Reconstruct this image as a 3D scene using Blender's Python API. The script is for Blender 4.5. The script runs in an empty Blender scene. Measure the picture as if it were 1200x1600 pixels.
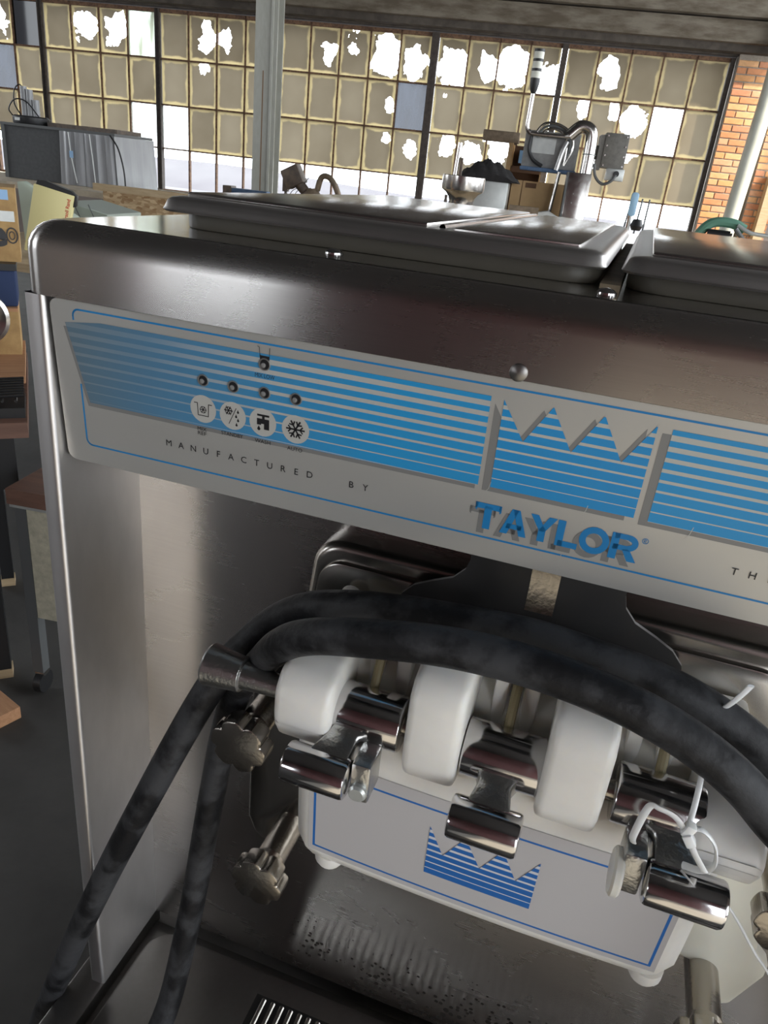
import bpy, bmesh, math, random
from mathutils import Vector, Matrix
random.seed(7)
scene = bpy.context.scene
COL = scene.collection
R = math.radians

# ------------------------------------------------------------------ camera
CAM = Vector((0.0111, -0.354, 1.53))
def cam_axes(pit, rol, yaw):
    f = Vector((math.sin(-yaw)*math.cos(pit), math.cos(yaw)*math.cos(pit), -math.sin(pit)))
    r = f.cross(Vector((0, 0, 1))).normalized(); u = r.cross(f)
    r2 = math.cos(rol)*r + math.sin(rol)*u; u2 = -math.sin(rol)*r + math.cos(rol)*u
    return r2, u2, f
r2, u2, fw = cam_axes(R(24.6), R(6.38), R(16.0))
cd = bpy.data.cameras.new('camera'); cam = bpy.data.objects.new('camera', cd); COL.objects.link(cam)
cam.matrix_world = Matrix(((r2.x, u2.x, -fw.x, CAM.x), (r2.y, u2.y, -fw.y, CAM.y), (r2.z, u2.z, -fw.z, CAM.z), (0, 0, 0, 1)))
cd.sensor_fit = 'VERTICAL'; cd.sensor_height = 24; cd.sensor_width = 18; cd.lens = 24*1160/1600
cd.clip_start = .01; cd.clip_end = 2000
scene.camera = cam

# ------------------------------------------------------------------ world, light, exposure
SKY = 4.0
wd = bpy.data.worlds.new('sky'); scene.world = wd; wd.use_nodes = True
bg = wd.node_tree.nodes['Background']; bg.inputs[0].default_value = (.90, .95, 1, 1); bg.inputs[1].default_value = SKY
scene.view_settings.view_transform = 'Standard'; scene.view_settings.look = 'None'
scene.view_settings.exposure = .90; scene.view_settings.gamma = 1; scene.view_settings.use_curve_mapping = False

TH = R(8.0)                                     # the building is turned 8 degrees to the machine
W = Vector((math.cos(TH), math.sin(TH), 0)); N = Vector((-math.sin(TH), math.cos(TH), 0))
def room(s, d, z=0): return Vector((CAM.x, CAM.y, 0)) + W*s + N*d + Vector((0, 0, z))
def portal(s, d, z, w, h, facing):               # a daylight portal filling an added wall opening
    l = bpy.data.lights.new('portal', 'AREA'); l.shape = 'RECTANGLE'; l.size = w; l.size_y = h; l.cycles.is_portal = True
    o = bpy.data.objects.new('daylight_portal', l); COL.objects.link(o)
    q = (Vector((0, 0, -1))).rotation_difference(Vector((0, 1, 0)))
    rz = {'n': TH, 's': TH+math.pi, 'w': TH+math.pi/2, 'e': TH-math.pi/2}[facing]
    o.rotation_euler = (R(90), 0, rz); o.location = room(s, d, z)
sl = bpy.data.lights.new('sun', 'SUN'); sl.energy = 5.0; sl.color = (1, .88, .70); sl.angle = R(1.0)
so = bpy.data.objects.new('sun', sl); COL.objects.link(so)
so.rotation_euler = (W*-1 + N*.45 + Vector((0, 0, -.75))).to_track_quat('-Z', 'Y').to_euler()
# (s, d, z centre, width, height): unseen wall openings, added and sized for their light
BACK_OPEN = [(-6.75, 2.9, 1.3, 2.5), (3.55, 1.7, .02, 4.4)]    # s centre, width, z0, z1
RIGHT_OPEN = [(-4.4, 3.2, .9, 4.4), (-.6, 3.2, .9, 3.2), (3.2, 3.2, .9, 4.4), (7.0, 3.4, .9, 5.8)]       # d centre, width, z0, z1
LEFT_OPEN = [(-1.5, 2.6, 2.4, 4.2), (5.0, 3.0, 1.6, 4.2)]
DB, SR, SL = -6.5, 5.2, -9.0
for s, w, z0, z1 in BACK_OPEN: portal(s, DB, (z0+z1)/2, w, z1-z0, 'n')
for d, w, z0, z1 in RIGHT_OPEN: portal(SR, d, (z0+z1)/2, w, z1-z0, 'w')
for d, w, z0, z1 in LEFT_OPEN: portal(SL, d, (z0+z1)/2, w, z1-z0, 'e')

# ------------------------------------------------------------------ mesh helpers
def bm_new(): return bmesh.new()
def box(bm, x0, x1, y0, y1, z0, z1, bev=0, seg=2, mat=None):
    vs = [bm.verts.new((x, y, z)) for x in (x0, x1) for y in (y0, y1) for z in (z0, z1)]
    fs = [(0, 1, 3, 2), (4, 6, 7, 5), (0, 4, 5, 1), (2, 3, 7, 6), (0, 2, 6, 4), (1, 5, 7, 3)]
    ff = [bm.faces.new([vs[i] for i in f]) for f in fs]
    if bev: bmesh.ops.bevel(bm, geom=list({e for f in ff for e in f.edges}), offset=bev, segments=seg, profile=.5, affect='EDGES')
    if mat is not None: bmesh.ops.transform(bm, matrix=mat, verts=[v for v in bm.verts if v.is_valid])
    return bm
def prism(bm, pts, axis, a, b, bev=0, seg=2, only_front=False):
    """extrude the polygon pts (2-D) along axis from a to b; x: (y,z)  y: (x,z)  z: (x,y)"""
    def P(p, t):
        return {'x': (t, p[0], p[1]), 'y': (p[0], t, p[1]), 'z': (p[0], p[1], t)}[axis]
    va = [bm.verts.new(P(p, a)) for p in pts]; vb = [bm.verts.new(P(p, b)) for p in pts]
    n = len(pts); fa = bm.faces.new(va); fb = bm.faces.new(list(reversed(vb))); sides = []
    for i in range(n): sides.append(bm.faces.new((va[(i+1) % n], va[i], vb[i], vb[(i+1) % n])))
    bmesh.ops.recalc_face_normals(bm, faces=[fa, fb]+sides)
    if bev:
        es = list(fa.edges) if only_front else list({e for f in [fa, fb]+sides for e in f.edges})
        bmesh.ops.bevel(bm, geom=es, offset=bev, segments=seg, profile=.5, affect='EDGES')
    return bm
def frame_for(d):
    d = Vector(d).normalized(); up = Vector((0, 0, 1)) if abs(d.z) < .9 else Vector((1, 0, 0))
    a = d.cross(up).normalized(); return a, d.cross(a).normalized(), d
def lathe(bm, prof, o, d, n=24, caps=True):
    a, b, d = frame_for(d); o = Vector(o); rings = []
    for r, h in prof:
        rings.append([bm.verts.new(o + d*h + (a*math.cos(2*math.pi*k/n) + b*math.sin(2*math.pi*k/n))*max(r, 1e-5)) for k in range(n)])
    fs = []
    for r0, r1 in zip(rings, rings[1:]):
        for k in range(n): fs.append(bm.faces.new((r0[k], r0[(k+1) % n], r1[(k+1) % n], r1[k])))
    if caps:
        fs.append(bm.faces.new(list(reversed(rings[0])))); fs.append(bm.faces.new(rings[-1]))
    bmesh.ops.recalc_face_normals(bm, faces=fs)
    return bm
def rod(bm, p0, p1, r, n=16, r1=None, bev=0):
    p0 = Vector(p0); p1 = Vector(p1); L = (p1-p0).length; r1 = r if r1 is None else r1
    prof = [(r, 0), (r1, L)] if not bev else [(r-bev, 0), (r-bev*.3, bev*.3), (r, bev), (r1, L-bev), (r1-bev*.3, L-bev*.3), (r1-bev, L)]
    return lathe(bm, prof, p0, p1-p0, n)
def smooth_path(pts, k=8):
    P = [Vector(p) for p in pts]; P = [2*P[0]-P[1]] + P + [2*P[-1]-P[-2]]; out = []
    for i in range(1, len(P)-2):
        for j in range(k):
            t = j/k; a, b, c, d = P[i-1], P[i], P[i+1], P[i+2]
            out.append(.5*((2*b) + (c-a)*t + (2*a-5*b+4*c-d)*t*t + (3*b-a-3*c+d)*t**3))
    out.append(P[-2]); return out
def tube(bm, pts, r, n=12, k=8, smooth=True, closed=False, flat=1.0):
    pts = smooth_path(pts, k) if smooth else [Vector(p) for p in pts]
    t0 = (pts[1]-pts[0]).normalized(); a, b, _ = frame_for(t0); rings = []; prev = t0
    for i, p in enumerate(pts):
        t = (pts[min(i+1, len(pts)-1)] - pts[max(i-1, 0)]).normalized()
        q = prev.rotation_difference(t); a = q @ a; b = q @ b; prev = t
        rr = r(i/(len(pts)-1)) if callable(r) else r
        rings.append([bm.verts.new(p + (a*math.cos(2*math.pi*j/n) + b*flat*math.sin(2*math.pi*j/n))*rr) for j in range(n)])
    fs = []
    for r0, r1 in zip(rings, rings[1:]):
        for j in range(n): fs.append(bm.faces.new((r0[j], r0[(j+1) % n], r1[(j+1) % n], r1[j])))
    fs.append(bm.faces.new(list(reversed(rings[0])))); fs.append(bm.faces.new(rings[-1]))
    bmesh.ops.recalc_face_normals(bm, faces=fs)
    return bm
def link(o, parent=None):
    COL.objects.link(o)
    if parent is not None: o.parent = parent
    return o
def obj(name, bm, mat, parent=None, smooth=35, loc=None, rot=None):
    me = bpy.data.meshes.new(name); bm.normal_update(); bm.to_mesh(me); bm.free()
    if smooth:
        me.shade_smooth(); me.set_sharp_from_angle(angle=R(smooth))
    me.materials.append(M[mat] if isinstance(mat, str) else mat)
    o = link(bpy.data.objects.new(name, me), parent)
    if loc is not None: o.location = loc
    if rot is not None: o.rotation_euler = rot
    return o
def thing(name, label, cat, loc=(0, 0, 0), rz=0.0, group=None, rot=None):
    o = link(bpy.data.objects.new(name, None)); o.empty_display_size = .05
    o.location = loc; o.rotation_euler = rot if rot else (0, 0, rz)
    o['label'] = label; o['category'] = cat
    if group: o['group'] = group
    return o
def tag(o, label, cat, group=None):
    o['label'] = label; o['category'] = cat
    if group: o['group'] = group
    return o
def struct(name, bm, mat, parent=None, smooth=0, loc=None, rot=None):
    o = obj(name, bm, mat, parent, smooth, loc, rot)
    if parent is None: o['kind'] = 'structure'
    return o
def inst(name, me, parent=None, loc=(0, 0, 0), rot=(0, 0, 0), mat=None):
    o = link(bpy.data.objects.new(name, me), parent); o.location = loc; o.rotation_euler = rot
    if mat: o.material_slots[0].link = 'OBJECT'; o.material_slots[0].material = mat
    return o
def rrect(x0, x1, z0, z1, r, n=6, corners=(1, 1, 1, 1)):
    """rounded rectangle, counter-clockwise from lower left; corners: ll lr ur ul"""
    out = []
    for (cx, cz, a0, on) in ((x0+r, z0+r, 180, corners[0]), (x1-r, z0+r, 270, corners[1]), (x1-r, z1-r, 0, corners[2]), (x0+r, z1-r, 90, corners[3])):
        if on:
            for k in range(n+1):
                a = R(a0+90*k/n); out.append((cx+r*math.cos(a), cz+r*math.sin(a)))
        else:
            out.append((cx+(r if a0 in (270, 0) else -r), cz+(r if a0 in (0, 90) else -r)))
    return out

# ------------------------------------------------------------------ materials
M = {}
def nodes(name):
    m = bpy.data.materials.new(name); m.use_nodes = True; nt = m.node_tree
    return m, nt, nt.nodes, nt.links, nt.nodes['Principled BSDF']
def pbr(name, col, rough=.5, metal=0, noise=0, nscale=20, col2=None, bump=0, bscale=60, stretch=None, spec=.5, trans=0, coat=0, rvar=0, sss=0):
    m, nt, nd, lk, b = nodes(name)
    b.inputs['Base Color'].default_value = (*col, 1); b.inputs['Roughness'].default_value = rough; b.inputs['Metallic'].default_value = metal
    b.inputs['Specular IOR Level'].default_value = spec; b.inputs['Transmission Weight'].default_value = trans; b.inputs['Coat Weight'].default_value = coat
    if sss:
        b.inputs['Subsurface Weight'].default_value = sss; b.inputs['Subsurface Radius'].default_value = (.012, .010, .007); b.inputs['Subsurface Scale'].default_value = .5
    tc = nd.new('ShaderNodeTexCoord'); src = tc.outputs['Object']
    if stretch:
        mp = nd.new('ShaderNodeMapping'); mp.inputs['Scale'].default_value = stretch; lk.new(src, mp.inputs[0]); src = mp.outputs[0]
    if noise or rvar:
        nz = nd.new('ShaderNodeTexNoise'); nz.inputs['Scale'].default_value = nscale; nz.inputs['Detail'].default_value = 5; nz.inputs['Roughness'].default_value = .6
        lk.new(src, nz.inputs['Vector'])
    if noise:
        rp = nd.new('ShaderNodeValToRGB'); c2 = col2 or tuple(min(1, c*1.6) for c in col)
        rp.color_ramp.elements[0].color = (*col, 1); rp.color_ramp.elements[1].color = (*c2, 1)
        rp.color_ramp.elements[0].position = .5-.25/noise*.5; rp.color_ramp.elements[1].position = .5+.25/noise*.5
        lk.new(nz.outputs['Fac'], rp.inputs[0]); lk.new(rp.outputs[0], b.inputs['Base Color'])
    if rvar:
        mr = nd.new('ShaderNodeMapRange'); mr.inputs[1].default_value = .3; mr.inputs[2].default_value = .7
        mr.inputs[3].default_value = max(.02, rough-rvar); mr.inputs[4].default_value = rough+rvar
        lk.new(nz.outputs['Fac'], mr.inputs[0]); lk.new(mr.outputs[0], b.inputs['Roughness'])
    if bump:
        n2 = nd.new('ShaderNodeTexNoise'); n2.inputs['Scale'].default_value = bscale; n2.inputs['Detail'].default_value = 4; lk.new(src, n2.inputs['Vector'])
        bp = nd.new('ShaderNodeBump'); bp.inputs['Strength'].default_value = bump; bp.inputs['Distance'].default_value = .01
        lk.new(n2.outputs['Fac'], bp.inputs['Height']); lk.new(bp.outputs[0], b.inputs['Normal'])
    M[name] = m; return m
def brushed(name, col=(.56, .54, .52), rough=.28, aniso=.75, tangent=(0, 0, 1), smudge=.05, stretch=(2, 90, 90)):
    m, nt, nd, lk, b = nodes(name)
    b.inputs['Metallic'].default_value = 1; b.inputs['Roughness'].default_value = rough; b.inputs['Anisotropic'].default_value = aniso
    cx = nd.new('ShaderNodeCombineXYZ')
    for i in range(3): cx.inputs[i].default_value = tangent[i]
    lk.new(cx.outputs[0], b.inputs['Tangent'])
    tc = nd.new('ShaderNodeTexCoord')
    nz = nd.new('ShaderNodeTexNoise'); nz.inputs['Scale'].default_value = 14; nz.inputs['Detail'].default_value = 6; nz.inputs['Distortion'].default_value = .6
    lk.new(tc.outputs['Object'], nz.inputs['Vector'])
    mp = nd.new('ShaderNodeMapping'); mp.inputs['Scale'].default_value = stretch; lk.new(tc.outputs['Object'], mp.inputs[0])
    n2 = nd.new('ShaderNodeTexNoise'); n2.inputs['Scale'].default_value = 12; n2.inputs['Detail'].default_value = 5; lk.new(mp.outputs[0], n2.inputs['Vector'])
    ad = nd.new('ShaderNodeMath'); ad.operation = 'ADD'; lk.new(nz.outputs['Fac'], ad.inputs[0]); sc_ = nd.new('ShaderNodeMapRange'); sc_.inputs[3].default_value = .38; sc_.inputs[4].default_value = .62; lk.new(n2.outputs['Fac'], sc_.inputs[0]); lk.new(sc_.outputs[0], ad.inputs[1])
    mr = nd.new('ShaderNodeMapRange'); mr.inputs[1].default_value = .6; mr.inputs[2].default_value = 1.4; mr.clamp = True
    mr.inputs[3].default_value = rough-smudge; mr.inputs[4].default_value = rough+smudge
    lk.new(ad.outputs[0], mr.inputs[0]); lk.new(mr.outputs[0], b.inputs['Roughness'])
    rp = nd.new('ShaderNodeMapRange'); rp.inputs[1].default_value = .3; rp.inputs[2].default_value = .7; rp.inputs[3].default_value = .97; rp.inputs[4].default_value = 1.03
    lk.new(n2.outputs['Fac'], rp.inputs[0])
    vm = nd.new('ShaderNodeVectorMath'); vm.operation = 'SCALE'; vm.inputs[0].default_value = col; lk.new(rp.outputs[0], vm.inputs['Scale'])
    lk.new(vm.outputs[0], b.inputs['Base Color'])
    M[name] = m; return m

brushed('steel_band', rough=.27, aniso=.92, tangent=(0, 0, 1))
brushed('steel_panel', rough=.30, aniso=.8, tangent=(0, 0, 1))
brushed('steel_side', col=(.70, .68, .67), rough=.44, aniso=.5, tangent=(0, 0, 1), smudge=.03, stretch=(8, 8, 3))
brushed('steel_top', rough=.14, aniso=.3, tangent=(0, 1, 0), smudge=.05)
brushed('steel_rim', col=(.66, .64, .62), rough=.36, aniso=.3, tangent=(0, 1, 0), smudge=.03)
brushed('steel_lid', col=(.64, .62, .60), rough=.22, aniso=.3, tangent=(0, 1, 0), smudge=.03)
brushed('steel_boss', col=(.42, .40, .37), rough=.24, aniso=.2, tangent=(0, 0, 1), smudge=.05)
brushed('steel_tray', col=(.27, .26, .25), rough=.36, aniso=.2, tangent=(0, 1, 0), smudge=.10, stretch=(20, 20, 20))
pbr('steel_cast', (.42, .39, .35), .24, 1, bump=.04, bscale=300)
pbr('chrome', (.62, .61, .61), .13, 1, rvar=.05, nscale=150)
pbr('chrome_dull', (.50, .50, .49), .28, 1, bump=.1, bscale=400)
pbr('bib_plastic', (.035, .034, .034), .42, rvar=.1, nscale=40)
pbr('dark_gap', (.012, .012, .012), .6)
pbr('white_plastic', (.76, .74, .70), .32, sss=.25, noise=.8, nscale=30, col2=(.82, .80, .75))
pbr('cream_plastic', (.78, .76, .66), .34, sss=.3)
pbr('milky_plastic', (.70, .68, .62), .30, sss=.35)
pbr('brass', (.24, .20, .11), .5, .1)
pbr('rubber', (.008, .008, .009), .56, noise=1.8, nscale=30, col2=(.040, .041, .044), bump=.1, bscale=140, rvar=.08, spec=.28)
pbr('collar_olive', (.075, .068, .052), .5)  # even dark olive for the hopper collars
pbr('grime', (.10, .075, .045), .7, noise=1, nscale=60, col2=(.17, .13, .08))
pbr('nylon', (.82, .83, .82), .3, sss=.2)
pbr('print_silver', (.50, .495, .47), .36, .5, rvar=.04, nscale=60)
pbr('print_grey', (.22, .22, .215), .4, .2)
pbr('print_disc', (.50, .50, .47), .4, .2)
pbr('print_black', (.012, .012, .014), .4)
pbr('print_blue', (.012, .19, .45), .36)
pbr('led_ring', (.45, .44, .42), .3, .8)

def stripes(name, z_top, z_bot, n, blue, ground, g0=.5, g1=.06, fade=False):
    """flat print: blue bars on the ground colour, the gaps thinning downwards"""
    m, nt, nd, lk, b = nodes(name); b.inputs['Roughness'].default_value = .36
    tc = nd.new('ShaderNodeTexCoord'); sp = nd.new('ShaderNodeSeparateXYZ'); lk.new(tc.outputs['Object'], sp.inputs[0])
    t = nd.new('ShaderNodeMapRange'); t.inputs[1].default_value = z_top; t.inputs[2].default_value = z_bot; t.clamp = False; lk.new(sp.outputs['Z'], t.inputs[0])
    ml = nd.new('ShaderNodeMath'); ml.operation = 'MULTIPLY'; ml.inputs[1].default_value = n; lk.new(t.outputs[0], ml.inputs[0])
    fr = nd.new('ShaderNodeMath'); fr.operation = 'FRACT'; lk.new(ml.outputs[0], fr.inputs[0])
    gp = nd.new('ShaderNodeMapRange'); gp.inputs[3].default_value = 1-g0; gp.inputs[4].default_value = 1-g1; lk.new(t.outputs[0], gp.inputs[0])
    gt = nd.new('ShaderNodeMath'); gt.operation = 'GREATER_THAN'; lk.new(fr.outputs[0], gt.inputs[0]); lk.new(gp.outputs[0], gt.inputs[1])
    mx = nd.new('ShaderNodeMix'); mx.data_type = 'RGBA'; mx.inputs[6].default_value = (*blue, 1); mx.inputs[7].default_value = (*ground, 1)
    fac = gt.outputs[0]
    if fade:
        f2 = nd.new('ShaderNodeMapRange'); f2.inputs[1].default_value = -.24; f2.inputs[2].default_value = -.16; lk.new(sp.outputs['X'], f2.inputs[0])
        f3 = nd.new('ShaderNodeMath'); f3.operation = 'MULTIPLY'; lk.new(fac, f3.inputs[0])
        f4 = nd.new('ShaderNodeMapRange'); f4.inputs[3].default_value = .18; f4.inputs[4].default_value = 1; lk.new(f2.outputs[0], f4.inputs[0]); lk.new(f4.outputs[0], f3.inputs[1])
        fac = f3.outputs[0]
        # bar colour shifts from slate blue at the left end to the full blue
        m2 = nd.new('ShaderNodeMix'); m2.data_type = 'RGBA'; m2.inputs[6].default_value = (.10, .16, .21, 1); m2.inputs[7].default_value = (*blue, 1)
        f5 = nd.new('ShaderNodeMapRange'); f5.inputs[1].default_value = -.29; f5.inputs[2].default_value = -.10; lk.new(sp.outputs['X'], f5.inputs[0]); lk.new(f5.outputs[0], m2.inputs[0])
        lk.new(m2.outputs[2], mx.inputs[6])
    lk.new(fac, mx.inputs[0]); lk.new(mx.outputs[2], b.inputs['Base Color'])
    M[name] = m
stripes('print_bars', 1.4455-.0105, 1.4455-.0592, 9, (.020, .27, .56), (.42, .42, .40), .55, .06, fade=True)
stripes('print_bars_plain', 1.4455-.0105, 1.4455-.0592, 9, (.020, .27, .56), (.46, .46, .42), .55, .06)
stripes('print_crown', 1.4455-.0105, 1.4455-.0592, 9, (.015, .25, .55), (.46, .46, .42), .40, .04)
stripes('label_crown', 1.178, 1.134, 8, (.018, .13, .42), (.62, .63, .66), .5, .06)

def label_mat():
    m, nt, nd, lk, b = nodes('label_face'); b.inputs['Roughness'].default_value = .3
    tc = nd.new('ShaderNodeTexCoord'); sp = nd.new('ShaderNodeSeparateXYZ'); lk.new(tc.outputs['Object'], sp.inputs[0])
    def math_(op, a, bb):
        k = nd.new('ShaderNodeMath'); k.operation = op
        for i, v in enumerate((a, bb)):
            if v is None: continue
            if isinstance(v, (int, float)): k.inputs[i].default_value = v
            else: lk.new(v, k.inputs[i])
        return k.outputs[0]
    dx = math_('SUBTRACT', math_('ABSOLUTE', sp.outputs['X'], None), .1085)
    dz = math_('SUBTRACT', math_('ABSOLUTE', math_('SUBTRACT', sp.outputs['Z'], 1.1555), None), .0370)
    d = math_('ABSOLUTE', math_('MAXIMUM', dx, dz), None)
    f = math_('LESS_THAN', d, .00085)
    mx = nd.new('ShaderNodeMix'); mx.data_type = 'RGBA'; mx.inputs[6].default_value = (.50, .485, .485, 1); mx.inputs[7].default_value = (.02, .14, .45, 1)
    lk.new(f, mx.inputs[0]); lk.new(mx.outputs[2], b.inputs['Base Color']); M['label_face'] = m
label_mat()

def splash_mat():
    """brushed back panel with dark dried splashes of its own low down"""
    m = brushed('steel_splash', rough=.27, aniso=.78, tangent=(0, 0, 1), smudge=.02)
    nt = m.node_tree; nd = nt.nodes; lk = nt.links; b = nd['Principled BSDF']
    tc = nd.new('ShaderNodeTexCoord'); vo = nd.new('ShaderNodeTexVoronoi'); vo.inputs['Scale'].default_value = 150; vo.inputs['Randomness'].default_value = 1
    nz = nd.new('ShaderNodeTexNoise'); nz.inputs['Scale'].default_value = 30; nz.inputs['Detail'].default_value = 2
    lk.new(tc.outputs['Object'], vo.inputs['Vector']); lk.new(tc.outputs['Object'], nz.inputs['Vector'])
    sp = nd.new('ShaderNodeSeparateXYZ'); lk.new(tc.outputs['Object'], sp.inputs[0])
    mz = nd.new('ShaderNodeMapRange'); mz.inputs[1].default_value = .925; mz.inputs[2].default_value = .855; lk.new(sp.outputs['Z'], mz.inputs[0])
    mx_ = nd.new('ShaderNodeMapRange'); mx_.inputs[1].default_value = -.20; mx_.inputs[2].default_value = -.15; lk.new(sp.outputs['X'], mx_.inputs[0])
    a = nd.new('ShaderNodeMath'); a.operation = 'MULTIPLY'; lk.new(mz.outputs[0], a.inputs[0]); lk.new(mx_.outputs[0], a.inputs[1])
    a2 = nd.new('ShaderNodeMath'); a2.operation = 'MULTIPLY'; lk.new(a.outputs[0], a2.inputs[0]); lk.new(nz.outputs['Fac'], a2.inputs[1])
    a3 = nd.new('ShaderNodeMath'); a3.operation = 'MULTIPLY'; lk.new(a2.outputs[0], a3.inputs[0]); a3.inputs[1].default_value = .62
    lt = nd.new('ShaderNodeMath'); lt.operation = 'LESS_THAN'; lk.new(vo.outputs['Distance'], lt.inputs[0]); lk.new(a3.outputs[0], lt.inputs[1])
    d = nd.new('ShaderNodeBsdfDiffuse'); d.inputs[0].default_value = (.03, .027, .024, 1)
    ms = nd.new('ShaderNodeMixShader'); lk.new(lt.outputs[0], ms.inputs[0]); lk.new(b.outputs[0], ms.inputs[1]); lk.new(d.outputs[0], ms.inputs[2])
    lk.new(ms.outputs[0], nd['Material Output'].inputs['Surface'])
splash_mat()

# background materials
pbr('floor_concrete', (.032, .030, .028), .7, noise=.9, nscale=3, col2=(.055, .052, .048), bump=.1, bscale=30)
pbr('bounce_pale', (.36, .34, .30), .6, noise=.8, nscale=2, col2=(.46, .44, .39), bump=.1, bscale=30)
pbr('roof_dark', (.035, .032, .030), .9)
pbr('wall_plaster', (.24, .20, .18), .9, noise=.7, nscale=2, col2=(.32, .27, .24))
pbr('wall_brick_red', (.13, .055, .058), .9, noise=.8, nscale=2, col2=(.18, .085, .085))
pbr('beam_concrete', (.085, .066, .044), .9, noise=1.0, nscale=3, col2=(.17, .145, .11), stretch=(1, 1, 4), bump=.2, bscale=30)
pbr('beam_dark', (.05, .040, .032), .9, noise=.8, nscale=8, col2=(.09, .075, .06))
pbr('mortar', (.30, .26, .21), .95, noise=.8, nscale=60, col2=(.40, .35, .29), bump=.3, bscale=200)
BR = []
for i, c in enumerate([(.66, .34, .15), (.60, .27, .13), (.70, .40, .20), (.54, .25, .14), (.66, .36, .21)]):
    BR.append(pbr('brick_%d' % i, c, .9, noise=.8, nscale=25, col2=tuple(v*1.25 for v in c), bump=.3, bscale=120))
pbr('sash_rust', (.085, .045, .028), .85, noise=1, nscale=30, col2=(.18, .10, .055))
pbr('mullion_dark', (.035, .027, .022), .8, noise=.7, nscale=20, col2=(.07, .055, .045))
pbr('post_paint', (.36, .36, .31), .6, noise=.6, nscale=14, col2=(.42, .42, .38), stretch=(2, 2, .6))
pbr('post_rust', (.22, .13, .07), .8)
pbr('pipe_paint', (.48, .49, .42), .5, noise=.8, nscale=6, col2=(.56, .57, .50))
pbr('sill_wood', (.42, .36, .27), .8, noise=.7, nscale=10)
pbr('cardboard', (.46, .30, .15), .85, noise=.7, nscale=12, col2=(.52, .35, .18))
pbr('cardboard_in', (.13, .07, .04), .9)
pbr('cardboard_old', (.36, .22, .09), .85, noise=1, nscale=18, col2=(.48, .31, .13))
pbr('cream_paint', (.74, .66, .32), .5)
pbr('red_print', (.55, .05, .03), .5)
pbr('green_pale', (.50, .57, .48), .5)
pbr('sage_grey', (.34, .38, .33), .5)
pbr('charcoal', (.055, .058, .062), .6, noise=.7, nscale=40, col2=(.075, .078, .082))
pbr('black_plastic', (.015, .015, .016), .45)
pbr('black_cloth', (.016, .014, .014), .95, bump=.5, bscale=30)
pbr('film_plastic', (.25, .255, .265), .3, noise=.8, nscale=8, col2=(.34, .345, .355), stretch=(1, 1, .2))
pbr('blue_paint', (.05, .10, .19), .6, noise=.9, nscale=30, col2=(.10, .16, .26))
pbr('blue_light', (.30, .50, .75), .5)
pbr('navy_cloth', (.02, .035, .09), .9)
pbr('dark_metal', (.10, .085, .075), .5, .5, noise=.8, nscale=25, col2=(.17, .13, .10))
pbr('bronze_metal', (.17, .13, .09), .5, .4, noise=.9, nscale=30, col2=(.26, .20, .14))
pbr('machined', (.62, .60, .57), .22, 1, rvar=.06, nscale=40)
pbr('galvanised', (.46, .48, .47), .4, .6, noise=.6, nscale=14, col2=(.58, .60, .58))
pbr('panel_grey', (.20, .20, .195), .5, noise=.5, nscale=30)
pbr('box_grey', (.11, .104, .092), .55, noise=.5, nscale=40)
pbr('tower_cream', (.66, .66, .58), .4)
pbr('handle_blue', (.32, .52, .70), .4)
pbr('white_paint', (.72, .74, .72), .5)
pbr('tool_green', (.10, .24, .17), .5)
pbr('wood_brown', (.13, .068, .048), .5, noise=.9, nscale=6, col2=(.19, .10, .07), stretch=(1, 8, 8))
pbr('wood_pale', (.45, .33, .19), .7, noise=.8, nscale=8, col2=(.55, .42, .26), stretch=(1, 8, 8))
pbr('wood_block', (.40, .20, .10), .75, noise=.8, nscale=10, col2=(.50, .27, .14), stretch=(1, 8, 8))
pbr('cream_panel', (.36, .34, .26), .6, noise=.5, nscale=50)
pbr('leg_grey', (.12, .125, .125), .5, .3)
pbr('hill', (.058, .054, .064), 1, noise=.8, nscale=.03, col2=(.076, .073, .082))
pbr('snow_ground', (.064, .061, .070), 1, noise=.8, nscale=.05, col2=(.088, .086, .092))
pbr('far_wall', (.22, .22, .23), 1)
pbr('osb_flake', (.42, .28, .14), .8)
def osb():
    m, nt, nd, lk, b = nodes('osb'); b.inputs['Roughness'].default_value = .8
    tc = nd.new('ShaderNodeTexCoord'); vo = nd.new('ShaderNodeTexVoronoi'); vo.inputs['Scale'].default_value = 30
    mp = nd.new('ShaderNodeMapping'); mp.inputs['Scale'].default_value = (1, 1, 2.2); mp.inputs['Rotation'].default_value = (0, .6, 0)
    lk.new(tc.outputs['Object'], mp.inputs[0]); lk.new(mp.outputs[0], vo.inputs['Vector'])
    rp = nd.new('ShaderNodeValToRGB'); rp.color_ramp.elements[0].color = (.30, .17, .075, 1); rp.color_ramp.elements[1].color = (.62, .46, .27, 1)
    sp = nd.new('ShaderNodeSeparateXYZ'); lk.new(vo.outputs['Color'], sp.inputs[0]); lk.new(sp.outputs[0], rp.inputs[0]); lk.new(rp.outputs[0], b.inputs['Base Color'])
    M['osb'] = m
osb()

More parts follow.
